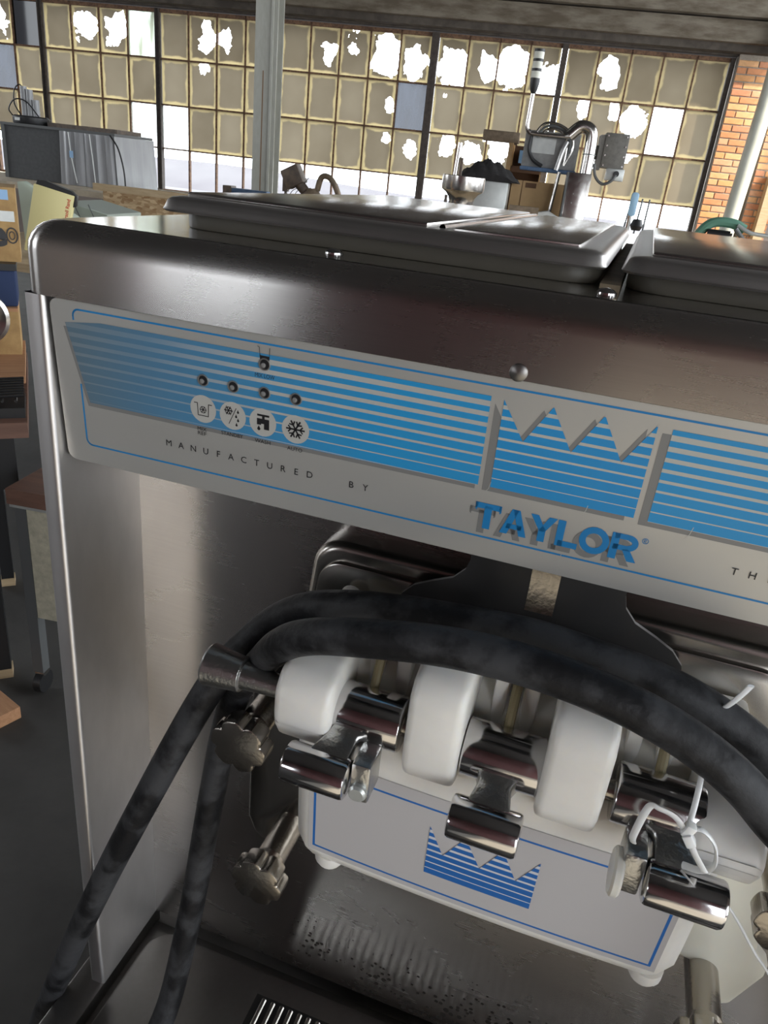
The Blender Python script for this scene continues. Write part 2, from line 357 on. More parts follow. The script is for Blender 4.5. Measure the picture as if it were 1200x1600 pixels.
def film_mat():
    """glass pane under a flaking tan film: thin at the rim, with holes whose place and size sit on the pane (hx, hy, hr)"""
    m = bpy.data.materials.new('pane_film'); m.use_nodes = True; nt = m.node_tree; nd = nt.nodes; lk = nt.links; nd.clear()
    def N_(t, **k):
        x = nd.new(t)
        for a, v in k.items(): setattr(x, a, v)
        return x
    def mt(op, a, b=None, clamp=False):
        k = N_('ShaderNodeMath', operation=op, use_clamp=clamp)
        for i, v in enumerate((a, b)):
            if v is None: continue
            if isinstance(v, (int, float)): k.inputs[i].default_value = v
            else: lk.new(v, k.inputs[i])
        return k.outputs[0]
    tc = N_('ShaderNodeTexCoord'); sp = N_('ShaderNodeSeparateXYZ'); lk.new(tc.outputs['Object'], sp.inputs[0])
    geo = N_('ShaderNodeNewGeometry')
    nz = N_('ShaderNodeTexNoise'); nz.inputs['Scale'].default_value = 6.5; nz.inputs['Detail'].default_value = 3; lk.new(geo.outputs['Position'], nz.inputs['Vector'])
    n2 = N_('ShaderNodeTexNoise'); n2.inputs['Scale'].default_value = 22; n2.inputs['Detail'].default_value = 4; lk.new(geo.outputs['Position'], n2.inputs['Vector'])
    n3 = N_('ShaderNodeTexNoise'); n3.inputs['Scale'].default_value = 2.2; n3.inputs['Detail'].default_value = 3; lk.new(geo.outputs['Position'], n3.inputs['Vector'])
    at = {k: N_('ShaderNodeAttribute', attribute_type='OBJECT', attribute_name=k).outputs['Fac'] for k in ('hx', 'hy', 'hr', 'tone')}
    ax = mt('ABSOLUTE', sp.outputs['X']); az = mt('ABSOLUTE', sp.outputs['Z'])
    ex = mt('SUBTRACT', .17, ax); ez = mt('SUBTRACT', .24, az); e = mt('MINIMUM', ex, ez)          # distance from the rim
    ew = mt('ADD', e, mt('MULTIPLY', mt('SUBTRACT', nz.outputs['Fac'], .5), .07))
    rim = N_('ShaderNodeMapRange'); rim.inputs[1].default_value = .035; rim.inputs[2].default_value = .015; lk.new(ew, rim.inputs[0])
    mx = N_('ShaderNodeMix', data_type='RGBA')
    base = N_('ShaderNodeMix', data_type='RGBA'); base.inputs[6].default_value = (.041, .033, .0215, 1); base.inputs[7].default_value = (.090, .077, .055, 1)
    tn = mt('ADD', at['tone'], mt('MULTIPLY', mt('SUBTRACT', n3.outputs['Fac'], .5), 1.2), True)
    lk.new(tn, base.inputs[0])
    lk.new(rim.outputs[0], mx.inputs[0]); lk.new(base.outputs[2], mx.inputs[6]); mx.inputs[7].default_value = (.21, .172, .088, 1)
    tl = N_('ShaderNodeBsdfTranslucent'); lk.new(mx.outputs[2], tl.inputs[0])
    df = N_('ShaderNodeBsdfDiffuse'); df.inputs[0].default_value = (.12, .10, .07, 1)
    ad = N_('ShaderNodeAddShader'); lk.new(tl.outputs[0], ad.inputs[0]); lk.new(df.outputs[0], ad.inputs[1])
    # holes
    dx = mt('SUBTRACT', sp.outputs['X'], at['hx']); dz = mt('MULTIPLY', mt('SUBTRACT', sp.outputs['Z'], at['hy']), .8)
    dd = mt('SQRT', mt('ADD', mt('MULTIPLY', dx, dx), mt('MULTIPLY', dz, dz)))
    wob = mt('ADD', mt('MULTIPLY', mt('SUBTRACT', nz.outputs['Fac'], .5), .30), mt('MULTIPLY', mt('SUBTRACT', n2.outputs['Fac'], .5), .05))
    hole = mt('GREATER_THAN', at['hr'], mt('ADD', dd, wob))
    hole = mt('MULTIPLY', hole, mt('GREATER_THAN', at['hr'], .01))
    tr = N_('ShaderNodeBsdfTransparent'); ms = N_('ShaderNodeMixShader'); lk.new(hole, ms.inputs[0]); lk.new(ad.outputs[0], ms.inputs[1]); lk.new(tr.outputs[0], ms.inputs[2])
    out = N_('ShaderNodeOutputMaterial'); lk.new(ms.outputs[0], out.inputs[0]); M['pane_film'] = m
film_mat()
def glass(name, tint, haze, hz):
    m = bpy.data.materials.new(name); m.use_nodes = True; nt = m.node_tree; nd = nt.nodes; lk = nt.links; nd.clear()
    tr = nd.new('ShaderNodeBsdfTransparent'); tr.inputs[0].default_value = (*tint, 1)
    tl = nd.new('ShaderNodeBsdfTranslucent'); tl.inputs[0].default_value = (*hz, 1)
    tc = nd.new('ShaderNodeTexCoord'); mp = nd.new('ShaderNodeMapping'); mp.inputs['Scale'].default_value = (6, 6, 1.2); lk.new(tc.outputs['Object'], mp.inputs[0])
    nz = nd.new('ShaderNodeTexNoise'); nz.inputs['Scale'].default_value = 2.0; lk.new(mp.outputs[0], nz.inputs['Vector'])
    mr = nd.new('ShaderNodeMapRange'); mr.inputs[1].default_value = .35; mr.inputs[2].default_value = .65; mr.inputs[3].default_value = max(0, haze-.25); mr.inputs[4].default_value = min(1, haze+.25) if haze > 0 else 0
    lk.new(nz.outputs['Fac'], mr.inputs[0])
    ms = nd.new('ShaderNodeMixShader'); lk.new(mr.outputs[0], ms.inputs[0]); lk.new(tr.outputs[0], ms.inputs[1]); lk.new(tl.outputs[0], ms.inputs[2])
    gl = nd.new('ShaderNodeBsdfGlossy'); gl.inputs['Roughness'].default_value = .05
    m2 = nd.new('ShaderNodeMixShader'); m2.inputs[0].default_value = .04; lk.new(ms.outputs[0], m2.inputs[1]); lk.new(gl.outputs[0], m2.inputs[2])
    out = nd.new('ShaderNodeOutputMaterial'); lk.new(m2.outputs[0], out.inputs[0]); M[name] = m
glass('pane_clear', (.93, .95, .95), 0, (.3, .3, .3))
m_ = bpy.data.materials.new('pane_back'); m_.use_nodes = True; m_.node_tree.nodes.clear()
_t = m_.node_tree.nodes.new('ShaderNodeBsdfTransparent'); _o = m_.node_tree.nodes.new('ShaderNodeOutputMaterial'); m_.node_tree.links.new(_t.outputs[0], _o.inputs[0]); M['pane_back'] = m_
glass('pane_hazy', (.9, .95, .93), .6, (.26, .28, .25))
glass('pane_milky', (.8, .9, .8), .9, (.22, .24, .18))
glass('pane_slate', (.045, .048, .055), .3, (.07, .072, .075))
glass('pane_dark', (.004, .004, .0045), 0, (.02, .02, .02))

# ================================================================== the building
RZ = (0, 0, TH)
def rbox(name, s0, s1, d0, d1, z0, z1, mat, parent=None, kind=True):
    bm = bm_new(); cs, cdp = (s0+s1)/2, (d0+d1)/2
    box(bm, s0-cs, s1-cs, d0-cdp, d1-cdp, 0, z1-z0)
    o = obj(name, bm, mat, parent, 0)
    if parent is None: o.location = room(cs, cdp, z0); o.rotation_euler = RZ
    else: o.location = (cs, cdp, z0)
    if kind and parent is None: o['kind'] = 'structure'
    return o
rbox('floor', SL-.2, SR+.2, DB-.2, 10.3, -.12, 0, 'floor_concrete')
rbox('bounce_slab', -.9, 4.9, -6.3, -.75, 0, .004, 'bounce_pale')  # pale slab added behind the camera to bounce warm sun onto the machine
rbox('ceiling', SL-.3, SR+.3, DB-.3, 10.4, 6.6, 6.8, 'roof_dark')
def walled(name, axis, pos, a0, a1, openings, zt, mat, zlo=0):
    """a wall along s (axis 's') or d (axis 'd') with openings (centre, width, z0, z1)"""
    bm = bm_new(); t = .15
    def seg(u0, u1, z0, z1):
        if u1-u0 < .01 or z1-z0 < .01: return
        if axis == 's': box(bm, u0, u1, pos-t, pos+t, z0, z1)
        else: box(bm, pos-t, pos+t, u0, u1, z0, z1)
    cur = a0
    for c, w, z0, z1 in sorted(openings):
        seg(cur, c-w/2, zlo, zt); seg(c-w/2, c+w/2, zlo, z0); seg(c-w/2, c+w/2, z1, zt); cur = c+w/2
    seg(cur, a1, zlo, zt)
    o = struct(name, bm, mat); o.location = room(0, 0, 0); o.rotation_euler = RZ; return o
walled('wall_back', 's', DB-.15, SL-.3, SR+.3, BACK_OPEN, 6.6, 'wall_brick_red')
walled('wall_right', 'd', SR+.15, DB, 10.3, RIGHT_OPEN, 6.6, 'wall_plaster')
walled('wall_left', 'd', SL-.15, DB, 10.3, LEFT_OPEN, 6.6, 'wall_plaster')
# window wall: low parapet, beam over the windows with ledges
rbox('wall_front', SL, SR, 10.0, 10.25, 0, .93, 'wall_plaster')
rbox('wall_front_right', 2.72, SR, 10.0, 10.25, .93, 3.05, 'wall_plaster')
rbox('wall_front_top', SL, SR, 9.98, 10.3, 3.045, 6.6, 'beam_dark')
rbox('trim_1', SL, SR, 9.72, 9.98, 3.13, 3.33, 'beam_concrete')
rbox('trim_2', SL, SR, 9.82, 9.98, 3.06, 3.13, 'beam_dark')
rbox('trim_3', SL, SR, 9.62, 9.98, 3.345, 3.62, 'beam_concrete')
rbox('trim_4', SL, SR, 9.80, 10.02, .93, .985, 'sill_wood')

ROWS = [3.01, 2.505, 2.0, 1.497, .99]
BAYS = [(-7.95, -6.46, 4), (-6.40, -4.895, 4), (-4.837, -3.37, 4), (-3.286, -1.462, 5), (-1.38, .036, 4), (.10, 1.871, 5)]
H = {}     # (bay, row, col): (kind, hx, hy, hr)
H[0, 0, 2] = ('f', -.02, .02, .13); H[0, 0, 3] = ('d',); H[0, 1, 2] = ('s',)
H[1, 0, 1] = ('f', .02, .03, .15); H[1, 0, 2] = ('f', .01, .03, .15); H[1, 0, 3] = ('m',); H[1, 2, 3] = ('h',)
H[2, 0, 1] = ('f', .05, .02, .09); H[2, 0, 2] = ('f', -.09, 0, .08); H[2, 2, 0] = ('h',); H[2, 1, 1] = ('f', 0, .2, .05); H[2, 0, 3] = ('f', .1, 0, .04)
H[3, 0, 1] = ('f', .04, -.03, .09); H[3, 0, 2] = ('f', -.03, .1, .07); H[3, 0, 3] = ('f', .03, -.02, .18); H[3, 0, 4] = ('f', .0, -.04, .14)
H[3, 1, 3] = ('f', .09, -.03, .055); H[3, 1, 4] = ('s',); H[3, 2, 3] = ('f', .12, .14, .05); H[3, 2, 4] = ('f', .06, .03, .075)
H[4, 0, 0] = ('f', .02, -.06, .19); H[4, 0, 1] = ('f', .09, -.02, .12); H[4, 0, 2] = ('f', .0, .0, .20); H[4, 0, 3] = ('f', .08, -.12, .14)
H[4, 1, 0] = ('f', -.03, .15, .05); H[4, 2, 0] = ('f', .03, .12, .10); H[4, 2, 1] = ('f', .02, .10, .12); H[4, 2, 2] = ('f', -.02, .15, .13)
H[5, 0, 1] = ('f', -.02, .02, .13); H[5, 1, 0] = ('f', .10, .16, .08); H[5, 1, 1] = ('f', .11, .17, .08); H[5, 1, 2] = ('f', -.02, .08, .13); H[5, 1, 3] = ('c',)
H[5, 2, 1] = ('f', .0, .18, .09); H[5, 2, 2] = ('f', .02, .2, .08)
KM = {'f': 'pane_film', 'c': 'pane_clear', 'h': 'pane_hazy', 'm': 'pane_milky', 's': 'pane_slate', 'd': 'pane_dark'}
DW = 10.06
for bi, (s0, s1, nc) in enumerate(BAYS):
    w = link(bpy.data.objects.new('window_%d' % (bi+1), None)); w.location = room(s0, DW, .99); w.rotation_euler = RZ; w['kind'] = 'structure'
    pw = (s1-s0)/nc
    for c in range(nc+1):
        bm = bm_new(); heavy = c in (0, nc); h = .034 if heavy else .009
        x = c*pw + ((-.022 if c == 0 else .022) if heavy else 0)
        box(bm, x-h*(.7 if heavy else 1), x+h*(.7 if heavy else 1), -.05 if heavy else -.022, .03, 0, 2.04); obj('mullion' if heavy else 'glazing_bar', bm, 'mullion_dark' if heavy else 'sash_rust', w, 0)
    for rr, z in enumerate(ROWS):
        bm = bm_new(); h = .02 if rr in (0, 4) else .009
        box(bm, 0, pw*nc, -.022, .03, z-.99-h, z-.99+h); obj('rail' if rr in (0, 4) else 'glazing_bar', bm, 'sash_rust', w, 0)
    bm = bm_new(); box(bm, -pw/2+.007, pw/2-.007, -.002, .002, -.248, .248); bm.normal_update()
    for f_ in bm.faces: f_.material_index = 0 if f_.normal.y < -.5 else 1
    me = bpy.data.meshes.new('pane'); bm.to_mesh(me); bm.free(); me.materials.append(M['pane_film']); me.materials.append(M['pane_back'])
    for rr in range(4):
        for c in range(nc):
            k = H.get((bi, rr, c), ('c',) if rr == 3 else ('f', 0, 0, 0))
            o = inst('pane', me, w, (pw*(c+.5), 0, ROWS[rr]-.2535-.99), mat=M[KM[k[0]]])
            if k[0] == 'f': o['hx'], o['hy'], o['hr'] = float(k[1]), float(k[2]), float(k[3])
            o['tone'] = (.25, .55, .6)[min(rr, 2)] + random.uniform(-.15, .2)
# brick pilaster right of the windows: bricks with recessed joints
def brick_field(name, s0, s1, z0, z1, d):
    p = rbox(name, s0, s1, d+.012, d+.2, z0, z1, 'mortar')
    L, hh, j = .205, .058, .012; cs = (s0+s1)/2; cdp = (d+.012+d+.2)/2
    me = {}
    row = 0; z = z0+.004
    while z+hh < z1:
        x = s0+.004 - (L*.5+j/2)*(row % 2); 
        while x < s1-.02:
            a, b = max(x, s0+.003), min(x+L, s1-.003)
            if b-a > .03:
                key = (round(b-a, 3))
                if key not in me:
                    bm = bm_new(); box(bm, -(b-a)/2, (b-a)/2, 0, .05, 0, hh, .004, 1); q = bpy.data.meshes.new('brick'); bm.to_mesh(q); bm.free(); q.materials.append(BR[0]); me[key] = q
                o = inst('brick', me[key], p, ((a+b)/2-cs, d-cdp+random.uniform(0, .006), z-z0), mat=random.choice(BR))
            x += L+j
        z += hh+j; row += 1
brick_field('wall_pilaster', 1.935, 2.25, .985, 3.06, 9.93)
brick_field('wall_pier', 2.42, 2.72, .985, 3.06, 9.93)
rbox('wall_recess', 2.25, 2.42, 10.1, 10.2, .98, 3.06, 'beam_dark')
rbox('trim_5', 2.56, 2.66, 9.80, 9.93, .93, 1.9, 'wood_pale')
# painted steel column in front of the windows
p = thing('steel_column', 'grey-green painted steel column standing before the windows', 'column', room(-3.18, 9.3), TH)
bm = bm_new(); box(bm, -.01, .01, -.09, .09, 0, 5.6); obj('web', bm, 'post_paint', p, 0)
for sy in (-1, 1):
    bm = bm_new(); box(bm, -.128, .128, sy*.1-.012, sy*.1+.012, 0, 5.6); obj('flange', bm, 'post_paint', p, 0)
bm = bm_new(); box(bm, .06, .085, -.135, -.112, 0, 5.6); obj('conduit', bm, 'post_paint', p, 0)
bm = bm_new(); box(bm, -.16, .16, -.12, .12, 0, .02); obj('base_plate', bm, 'post_paint', p, 0)
bm = bm_new(); box(bm, -.03, -.018, -.1135, -.111, .9, 2.4); obj('rust_streak', bm, 'post_rust', p, 0)
# pipe beside the pilaster
p = thing('downpipe', 'pale green painted pipe leaning up beside the brick pilaster', 'pipe', room(2.20, 9.62), TH)
bm = bm_new(); rod(bm, (-.03, 0, 0), (.16, 0, 5.6), .085, 24); obj('pipe', bm, 'pipe_paint', p)
bm = bm_new(); lathe(bm, [(.1, 0), (.1, .03)], (.0, 0, 1.0), (.034, 0, 1), 24); obj('collar', bm, 'pipe_paint', p)
# out of doors
def hill(name, d, s0, s1, h, seed):
    rnd = random.Random(seed); bm = bm_new(); n = 40; top = []; ph = [rnd.uniform(0, 6) for _ in range(5)]
    for i in range(n+1):
        t = i/n; hgt = h*(.62+.2*math.sin(t*5+ph[0])+.12*math.sin(t*13+ph[1])+.06*math.sin(t*31+ph[2])); top.append((s0+(s1-s0)*t, hgt))
    for i in range(n):
        (x0, a), (x1, b) = top[i], top[i+1]
        v = [bm.verts.new(q) for q in ((x0, 0, -14), (x1, 0, -14), (x1, 40, b-12), (x0, 40, a-12), (x1, 120, -14), (x0, 120, -14))]
        bm.faces.new((v[0], v[1], v[2], v[3])); bm.faces.new((v[3], v[2], v[4], v[5]))
    bmesh.ops.remove_doubles(bm, verts=bm.verts, dist=.01)
    o = struct(name, bm, 'hill', None, 60); o.location = room(0, d, 0); o.rotation_euler = RZ
hill('hills', 320, -420, 320, 11, 3)
bm = bm_new(); box(bm, -500, 500, 10.4, 340, -14.2, -14); o = struct('ground', bm, 'snow_ground'); o.location = room(0, 0); o.rotation_euler = RZ

# ================================================================== the soft-serve machine
mc = thing('soft_serve_machine', 'stainless steel soft-serve ice cream machine with blue striped control panel', 'ice cream machine')
ZT = 1.486
# top cover: rounded band along the front, rolled over the left and right ends
def top_cover():
    bm = bm_new(); r = .016; hw = .324; y1 = .78; z0 = 1.4457
    ring = rrect(-hw, hw, 0, y1, .018, 6)
    levels = [(0, z0), (0, ZT-r)] + [(r-r*math.cos(R(a)), ZT-r+r*math.sin(R(a))) for a in (15, 30, 45, 60, 75, 90)]
    rings = []
    for ins, z in levels:
        q = rrect(-hw+ins, hw-ins, ins, y1-ins, max(.018-ins*.6, .004), 6); rings.append([bm.verts.new((x, y, z)) for x, y in q])
    n = len(ring)
    for a, b in zip(rings, rings[1:]):
        for k in range(n): bm.faces.new((a[k], a[(k+1) % n], b[(k+1) % n], b[k]))
    bm.faces.new(rings[-1]); bm.faces.new(list(reversed(rings[0])))
    return bm
obj('top_cover', top_cover(), 'steel_band', mc, 40)
bm = bm_new(); bm.faces.new([bm.verts.new((x, y, ZT+.0003)) for x, y in rrect(-.3075, .3075, .0165, .763, .008, 4)]); obj('top_surface', bm, 'steel_top', mc, 0)
# hopper collars under the lids
for x0, x1 in ((-.2585, -.0075), (.0065, .2575)):
    bm = bm_new(); prism(bm, rrect(x0, x1, .062, .44, .02, 5), 'z', ZT, ZT+.0095, .002, 2, False); obj('hopper_collar', bm, 'collar_olive', mc)
bm = bm_new(); box(bm, -.0055, .0045, .050, .45, ZT, ZT+.0035); obj('lid_gap_strip', bm, 'grime', mc, 0)
for x, y in ((-.146, .040), (-.001, .036), (.17, .04)):
    bm = bm_new(); lathe(bm, [(.0052, 0), (.005, .0012), (.0035, .0026), (.0008, .0032)], (x, y, ZT), (0, 0, 1), 14); obj('rivet', bm, 'chrome', mc)
bm = bm_new(); lathe(bm, [(.0045, 0), (.0042, .0008), (.003, .0014), (.0006, .0017)], (-.0318, 0, 1.4492), (0, -1, 0), 16); obj('front_rivet', bm, 'steel_tray', mc)
# side panels, body, recess
for sx, nm in ((-1, 'side_panel'), (1, 'side_panel')):
    bm = bm_new()
    xs = sorted((sx*.3205, sx*.3065)); prism(bm, rrect(xs[0], xs[1], 0, .74, .003, 3, (1, 1, 0, 0)), 'z', .828, 1.4458); obj(nm, bm, 'steel_side', mc)
bm = bm_new(); box(bm, -.3065, .3065, .083, .74, .828, 1.446); obj('body', bm, 'steel_splash', mc, 0)
bm = bm_new(); box(bm, -.322, .322, -.0, .76, .12, .806, .004); obj('lower_cabinet', bm, 'steel_panel', mc)
for sx in (-1, 1):
    for y in (.08, .68):
        bm = bm_new(); rod(bm, (sx*.26, y, 0), (sx*.26, y, .12), .028, 16); obj('foot', bm, 'black_plastic', mc)
# deck under the recess with a rolled front edge, and its rim
bm = bm_new(); prism(bm, [(.083, .806), (.083, .812), (-.19, .812), (-.205, .800), (-.205, .765), (-.195, .765), (-.195, .79), (0, .79), (0, .806)], 'x', -.322, .322); obj('deck', bm, 'steel_tray', mc)
for sx in (-1, 1):
    bm = bm_new(); xs = sorted((sx*.336, sx*.3065)); box(bm, xs[0], xs[1], -.205, .09, .806, .829, .002); obj('deck_rim', bm, 'steel_tray', mc)

# ---- control panel with its flat print
TILT = .0063/.1; LV = math.hypot(1, TILT)
def dp(u, v, off=0.0):
    return Vector((u, .002 + v*TILT/LV - off/LV, 1.4455 - v/LV - off*TILT/LV))
bm = bm_new(); prism(bm, [(.0045, 1.4455), (.0045+.1*TILT/LV, 1.4455-.1/LV), (.083, 1.4455-.1/LV), (.083, 1.4455)], 'x', -.3062, .3062); cp = obj('control_panel', bm, 'dark_gap', mc, 0)
bm = bm_new(); q_ = rrect(-.3042, .3042, .0004, .1012, .006, 5); va = [bm.verts.new(dp(u, v, 0)) for u, v in q_]; vb_ = [bm.verts.new(dp(u, v, -.0024)) for u, v in q_]
bm.faces.new(va); bm.faces.new(list(reversed(vb_)))
for i in range(len(q_)): bm.faces.new((va[i-1], va[i], vb_[i], vb_[i-1]))
bmesh.ops.recalc_face_normals(bm, faces=bm.faces); obj('decal_sheet', bm, 'print_silver', cp, 0)
def flat(name, polys, mat, off, f=None):
    f = f or (lambda u, v: dp(u, v, off)); bm = bm_new()
    for p in polys:
        fc = bm.faces.new([bm.verts.new(f(u, v)) for u, v in p])
        fc.normal_update()
        if fc.normal.y > 0: fc.normal_flip()
    return obj(name, bm, mat, cp, 0)
def strokes(path, w, closed=False):
    out = []; P = [Vector(p) for p in path]; n = len(P)
    for i in range(n if closed else n-1):
        a, b = P[i], P[(i+1) % n]; d = (b-a)
        if d.length < 1e-9: continue
        d.normalize(); q = Vector((-d.y, d.x))*w/2; e = d*w*.35
        out.append([a-e+q, b+e+q, b+e-q, a-e-q])
    return out
def arc(cx, cy, rx, ry, a0, a1, n=14): return [(cx+rx*math.cos(R(a0+(a1-a0)*k/n)), cy+ry*math.sin(R(a0+(a1-a0)*k/n))) for k in range(n+1)]
def ringband(cx, cy, rx, ry, w, a0=0, a1=360, n=20):
    o = arc(cx, cy, rx, ry, a0, a1, n); i = arc(cx, cy, rx-w, ry-w, a0, a1, n)
    return [[o[k], o[k+1], i[k+1], i[k]] for k in range(n)]
# border line: top, left and bottom with rounded corners, left side broken by the block
bl = []
xl, vt, vb, bw = -.2885, .0050, .0888, .0011
bl += strokes([(xl, vt+.006)] + arc(xl+.004, vt+.004, .004, .004, 180, 270, 5) + [(-xl-.004, vt)] + arc(-xl-.004, vt+.004, .004, .004, 270, 360, 5) + [(-xl, vb-.004)] + arc(-xl-.004, vb-.004, .004, .004, 0, 90, 5) + [(xl+.004, vb)] + arc(xl+.004, vb-.004, .004, .004, 90, 180, 5) + [(xl+.0002, .050)], bw)
flat('border_line', bl, 'print_blue', .00012)
BT, BB = .0105, .0592
def off_poly(p, du, dv): return [(u+du, v+dv) for u, v in p]
left = [(-.2945, .0135), (-.2830, BB+.0012), (-.0430, BB), (-.0430, BT), (-.270, BT)]
right = [(.0428, BT), (.0428, BB), (.283, BB), (.2945, .0135), (.27, BT)]
crown = [(-.0365, .0112), (-.0241, .0308), (-.0124, .0102), (-.0003, .0314), (.0118, .0098), (.0238, .0314), (.0360, .0096), (.0360, .0588), (-.0358, .0588)]
def crown_quads(c):
    top = c[:7]; out = []
    for a, b in zip(top, top[1:]): out.append([a, b, (b[0], c[7][1]), (a[0], c[7][1])])
    return out
SH = (-.0042, .0026)
flat('block_shadow', [off_poly(left, -.0015, .0024), off_poly(right, *SH)], 'print_grey', .00012)
flat('crown_shadow', [off_poly(q, *SH) for q in crown_quads(crown)], 'print_grey', .00012)
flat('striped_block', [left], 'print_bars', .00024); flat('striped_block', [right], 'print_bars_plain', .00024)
flat('crown_emblem', crown_quads(crown), 'print_crown', .00030)
# the maker's word, drawn from strokes in a 1-high box
def letter(ch):
    w = .26
    if ch == 'T': return [[(0, 0), (1, 0), (1, .22), (0, .22)], [(.36, .1), (.64, .1), (.64, 1), (.36, 1)], [(0, 0), (.10, 0), (.06, .32), (0, .26)], [(.9, 0), (1, 0), (1, .26), (.94, .32)]], 1.0
    if ch == 'A': return [[(.36, 0), (.62, 0), (.28, 1), (0, 1)], [(.40, 0), (.66, 0), (1.02, 1), (.74, 1)], [(.25, .58), (.8, .58), (.8, .77), (.2, .77)]], 1.02
    if ch == 'Y': return [[(0, 0), (.30, 0), (.60, .50), (.42, .62)], [(.70, 0), (1, 0), (.60, .62), (.40, .55)], [(.37, .5), (.64, .5), (.64, 1), (.37, 1)]], 1.0
    if ch == 'L': return [[(0, 0), (.28, 0), (.28, 1), (0, 1)], [(.1, .78), (.82, .78), (.82, 1), (.1, 1)]], .82
    if ch == 'O': return ringband(.52, .5, .54, .52, .24), 1.06
    if ch == 'R': return [[(0, 0), (.28, 0), (.28, 1), (0, 1)], [(.1, 0), (.62, 0), (.62, .20), (.1, .20)], [(.1, .42), (.62, .42), (.62, .62), (.1, .62)], [(.42, .55), (.70, .55), (1.02, 1), (.70, 1)]] + ringband(.60, .31, .36, .31, .22, -90, 90, 12), 1.0
def word(txt, u0, v0, u1, h, gap=.08):
    L = [letter(c) for c in txt]; tot = sum(l[1] for l in L) + gap*(len(L)-1); s = (u1-u0)/tot; x = 0; out = []
    for polys, w in L:
        for p in polys: out.append([(u0+(x+a)*s, v0+b*h) for a, b in p])
        x += w+gap
    return out
tw = word('TAYLOR', -.0424, .0686, .0424, .0150, .035)
flat('lettering_shadow', [off_poly(p, -.0028, .0030) for p in tw], 'print_grey', .00016)
flat('lettering', tw, 'print_blue', .00028)
flat('registered_mark', ringband(.0445, .0700, .0016, .0016, .0003) + strokes([(.0440, .0709), (.0440, .0691), (.0448, .0691), (.0450, .0697), (.0440, .0701), (.0449, .0709)], .00022), 'print_blue', .00028)
# small lettering from the built-in typeface
def type_polys(txt, size, spacing=1.0, bold=0.0):
    cu = bpy.data.curves.new('type', 'FONT'); cu.body = txt; cu.size = size; cu.space_character = spacing; cu.align_x = 'CENTER'; cu.align_y = 'CENTER'; cu.offset = bold; cu.resolution_u = 3
    o = bpy.data.objects.new('type', cu); COL.objects.link(o); dg = bpy.context.evaluated_depsgraph_get(); dg.update()
    me = bpy.data.meshes.new_from_object(o.evaluated_get(dg)); out = [[(me.vertices[i].co.x, me.vertices[i].co.y) for i in p.vertices] for p in me.polygons]
    bpy.data.meshes.remove(me); bpy.data.objects.remove(o); bpy.data.curves.remove(cu); return out
def print_text(txt, u, v, size, mat='print_black', spacing=1.0, bold=0.0, width=None, f=None, parent=None):
    P = type_polys(txt, size, spacing, bold); sx = 1
    if width:
        xs = [x for p in P for x, y in p]; sx = width/(max(xs)-min(xs))
    return flat('lettering', [[(u+x*sx, v-y) for x, y in p] for p in P], mat, .00034, f)
def spaced(txt, u0, u1, v, size, bold=0.0):
    n = len(txt); out = []
    for i, ch in enumerate(txt):
        if ch == ' ': continue
        u = u0+(u1-u0)*i/(n-1); out += [[(u+x, v-y) for x, y in p] for p in type_polys(ch, size, 1, bold)]
    return out
flat('lettering', spaced('MANUFACTURED', -.2293, -.1381, .0755, .0056), 'print_black', .00034)
flat('lettering', spaced('BY', -.1129, -.1045, .0757, .0056), 'print_black', .00034)
flat('lettering', spaced('THE', .0880, .1045, .0757, .0056), 'print_black', .00034)
for t, u, v, w in (('MIX', -.2065, .0618, .0060), ('REF', -.2065, .0645, .0056), ('STANDBY', -.1869, .0612, .0138), ('WASH', -.1674, .0614, .0098), ('AUTO', -.1476, .0618, .0092), ('MIX LOW', -.1665, .0229, .0118)):
    print_text(t, u, v, .0033, width=w)
# indicator holes
for u, v in ((-.2045, .0320), (-.1856, .0322), (-.1664, .0322), (-.1476, .0322), (-.1665, .0162)):
    bm = bm_new(); a, b, _ = frame_for((0, -1, 0)); o_ = dp(u, v); d_ = (dp(u, v, 1)-o_)
    lathe(bm, [(.0036, .0001), (.0034, .0009), (.0029, .0009), (.0027, .0002)], o_, d_, 24, False); ih = obj('indicator_hole', bm, 'led_ring', cp)
    bm = bm_new(); lathe(bm, [(.0028, .0002), (.0028, .0003)], o_, d_, 20); obj('dark_hole', bm, 'print_black', ih)
    bm = bm_new(); lathe(bm, [(.0015, .0003), (.0013, .0008), (.0004, .0011)], o_+Vector((-.0008, 0, -.0007)), d_, 12); obj('lamp', bm, 'print_grey', ih)
# symbol keys: discs with black pictograms
def disc(u, v, r, n=28): return [[(u+r*math.cos(2*math.pi*k/n), v+r*math.sin(2*math.pi*k/n)) for k in range(n)]]
def flake(u, v, r, w, twigs=True):
    out = []
    for k in range(6):
        a = R(60*k); c, s = math.cos(a), math.sin(a); out += strokes([(u, v), (u+c*r, v+s*r)], w)
        if twigs:
            for sg in (-1, 1):
                a2 = a+sg*R(50); m = .52*r; out += strokes([(u+c*m, v+s*m), (u+c*m+math.cos(a2)*r*.42, v+s*m+math.sin(a2)*r*.42)], w*.85)
    return out
KEYS = [(-.2052, .0492), (-.1863, .0496), (-.1675, .0498), (-.1475, .0498)]
u, v = KEYS[0]
pics = [strokes([(u-.0056, v-.0032), (u-.0036, v-.0032), (u-.0033, v+.0040), (u+.0033, v+.0040), (u+.0036, v-.0032), (u+.0056, v-.0032)], .0005) + flake(u, v+.0004, .0020, .0005, False) + ringband(u, v+.0004, .0021, .0021, .0004)]
u, v = KEYS[1]
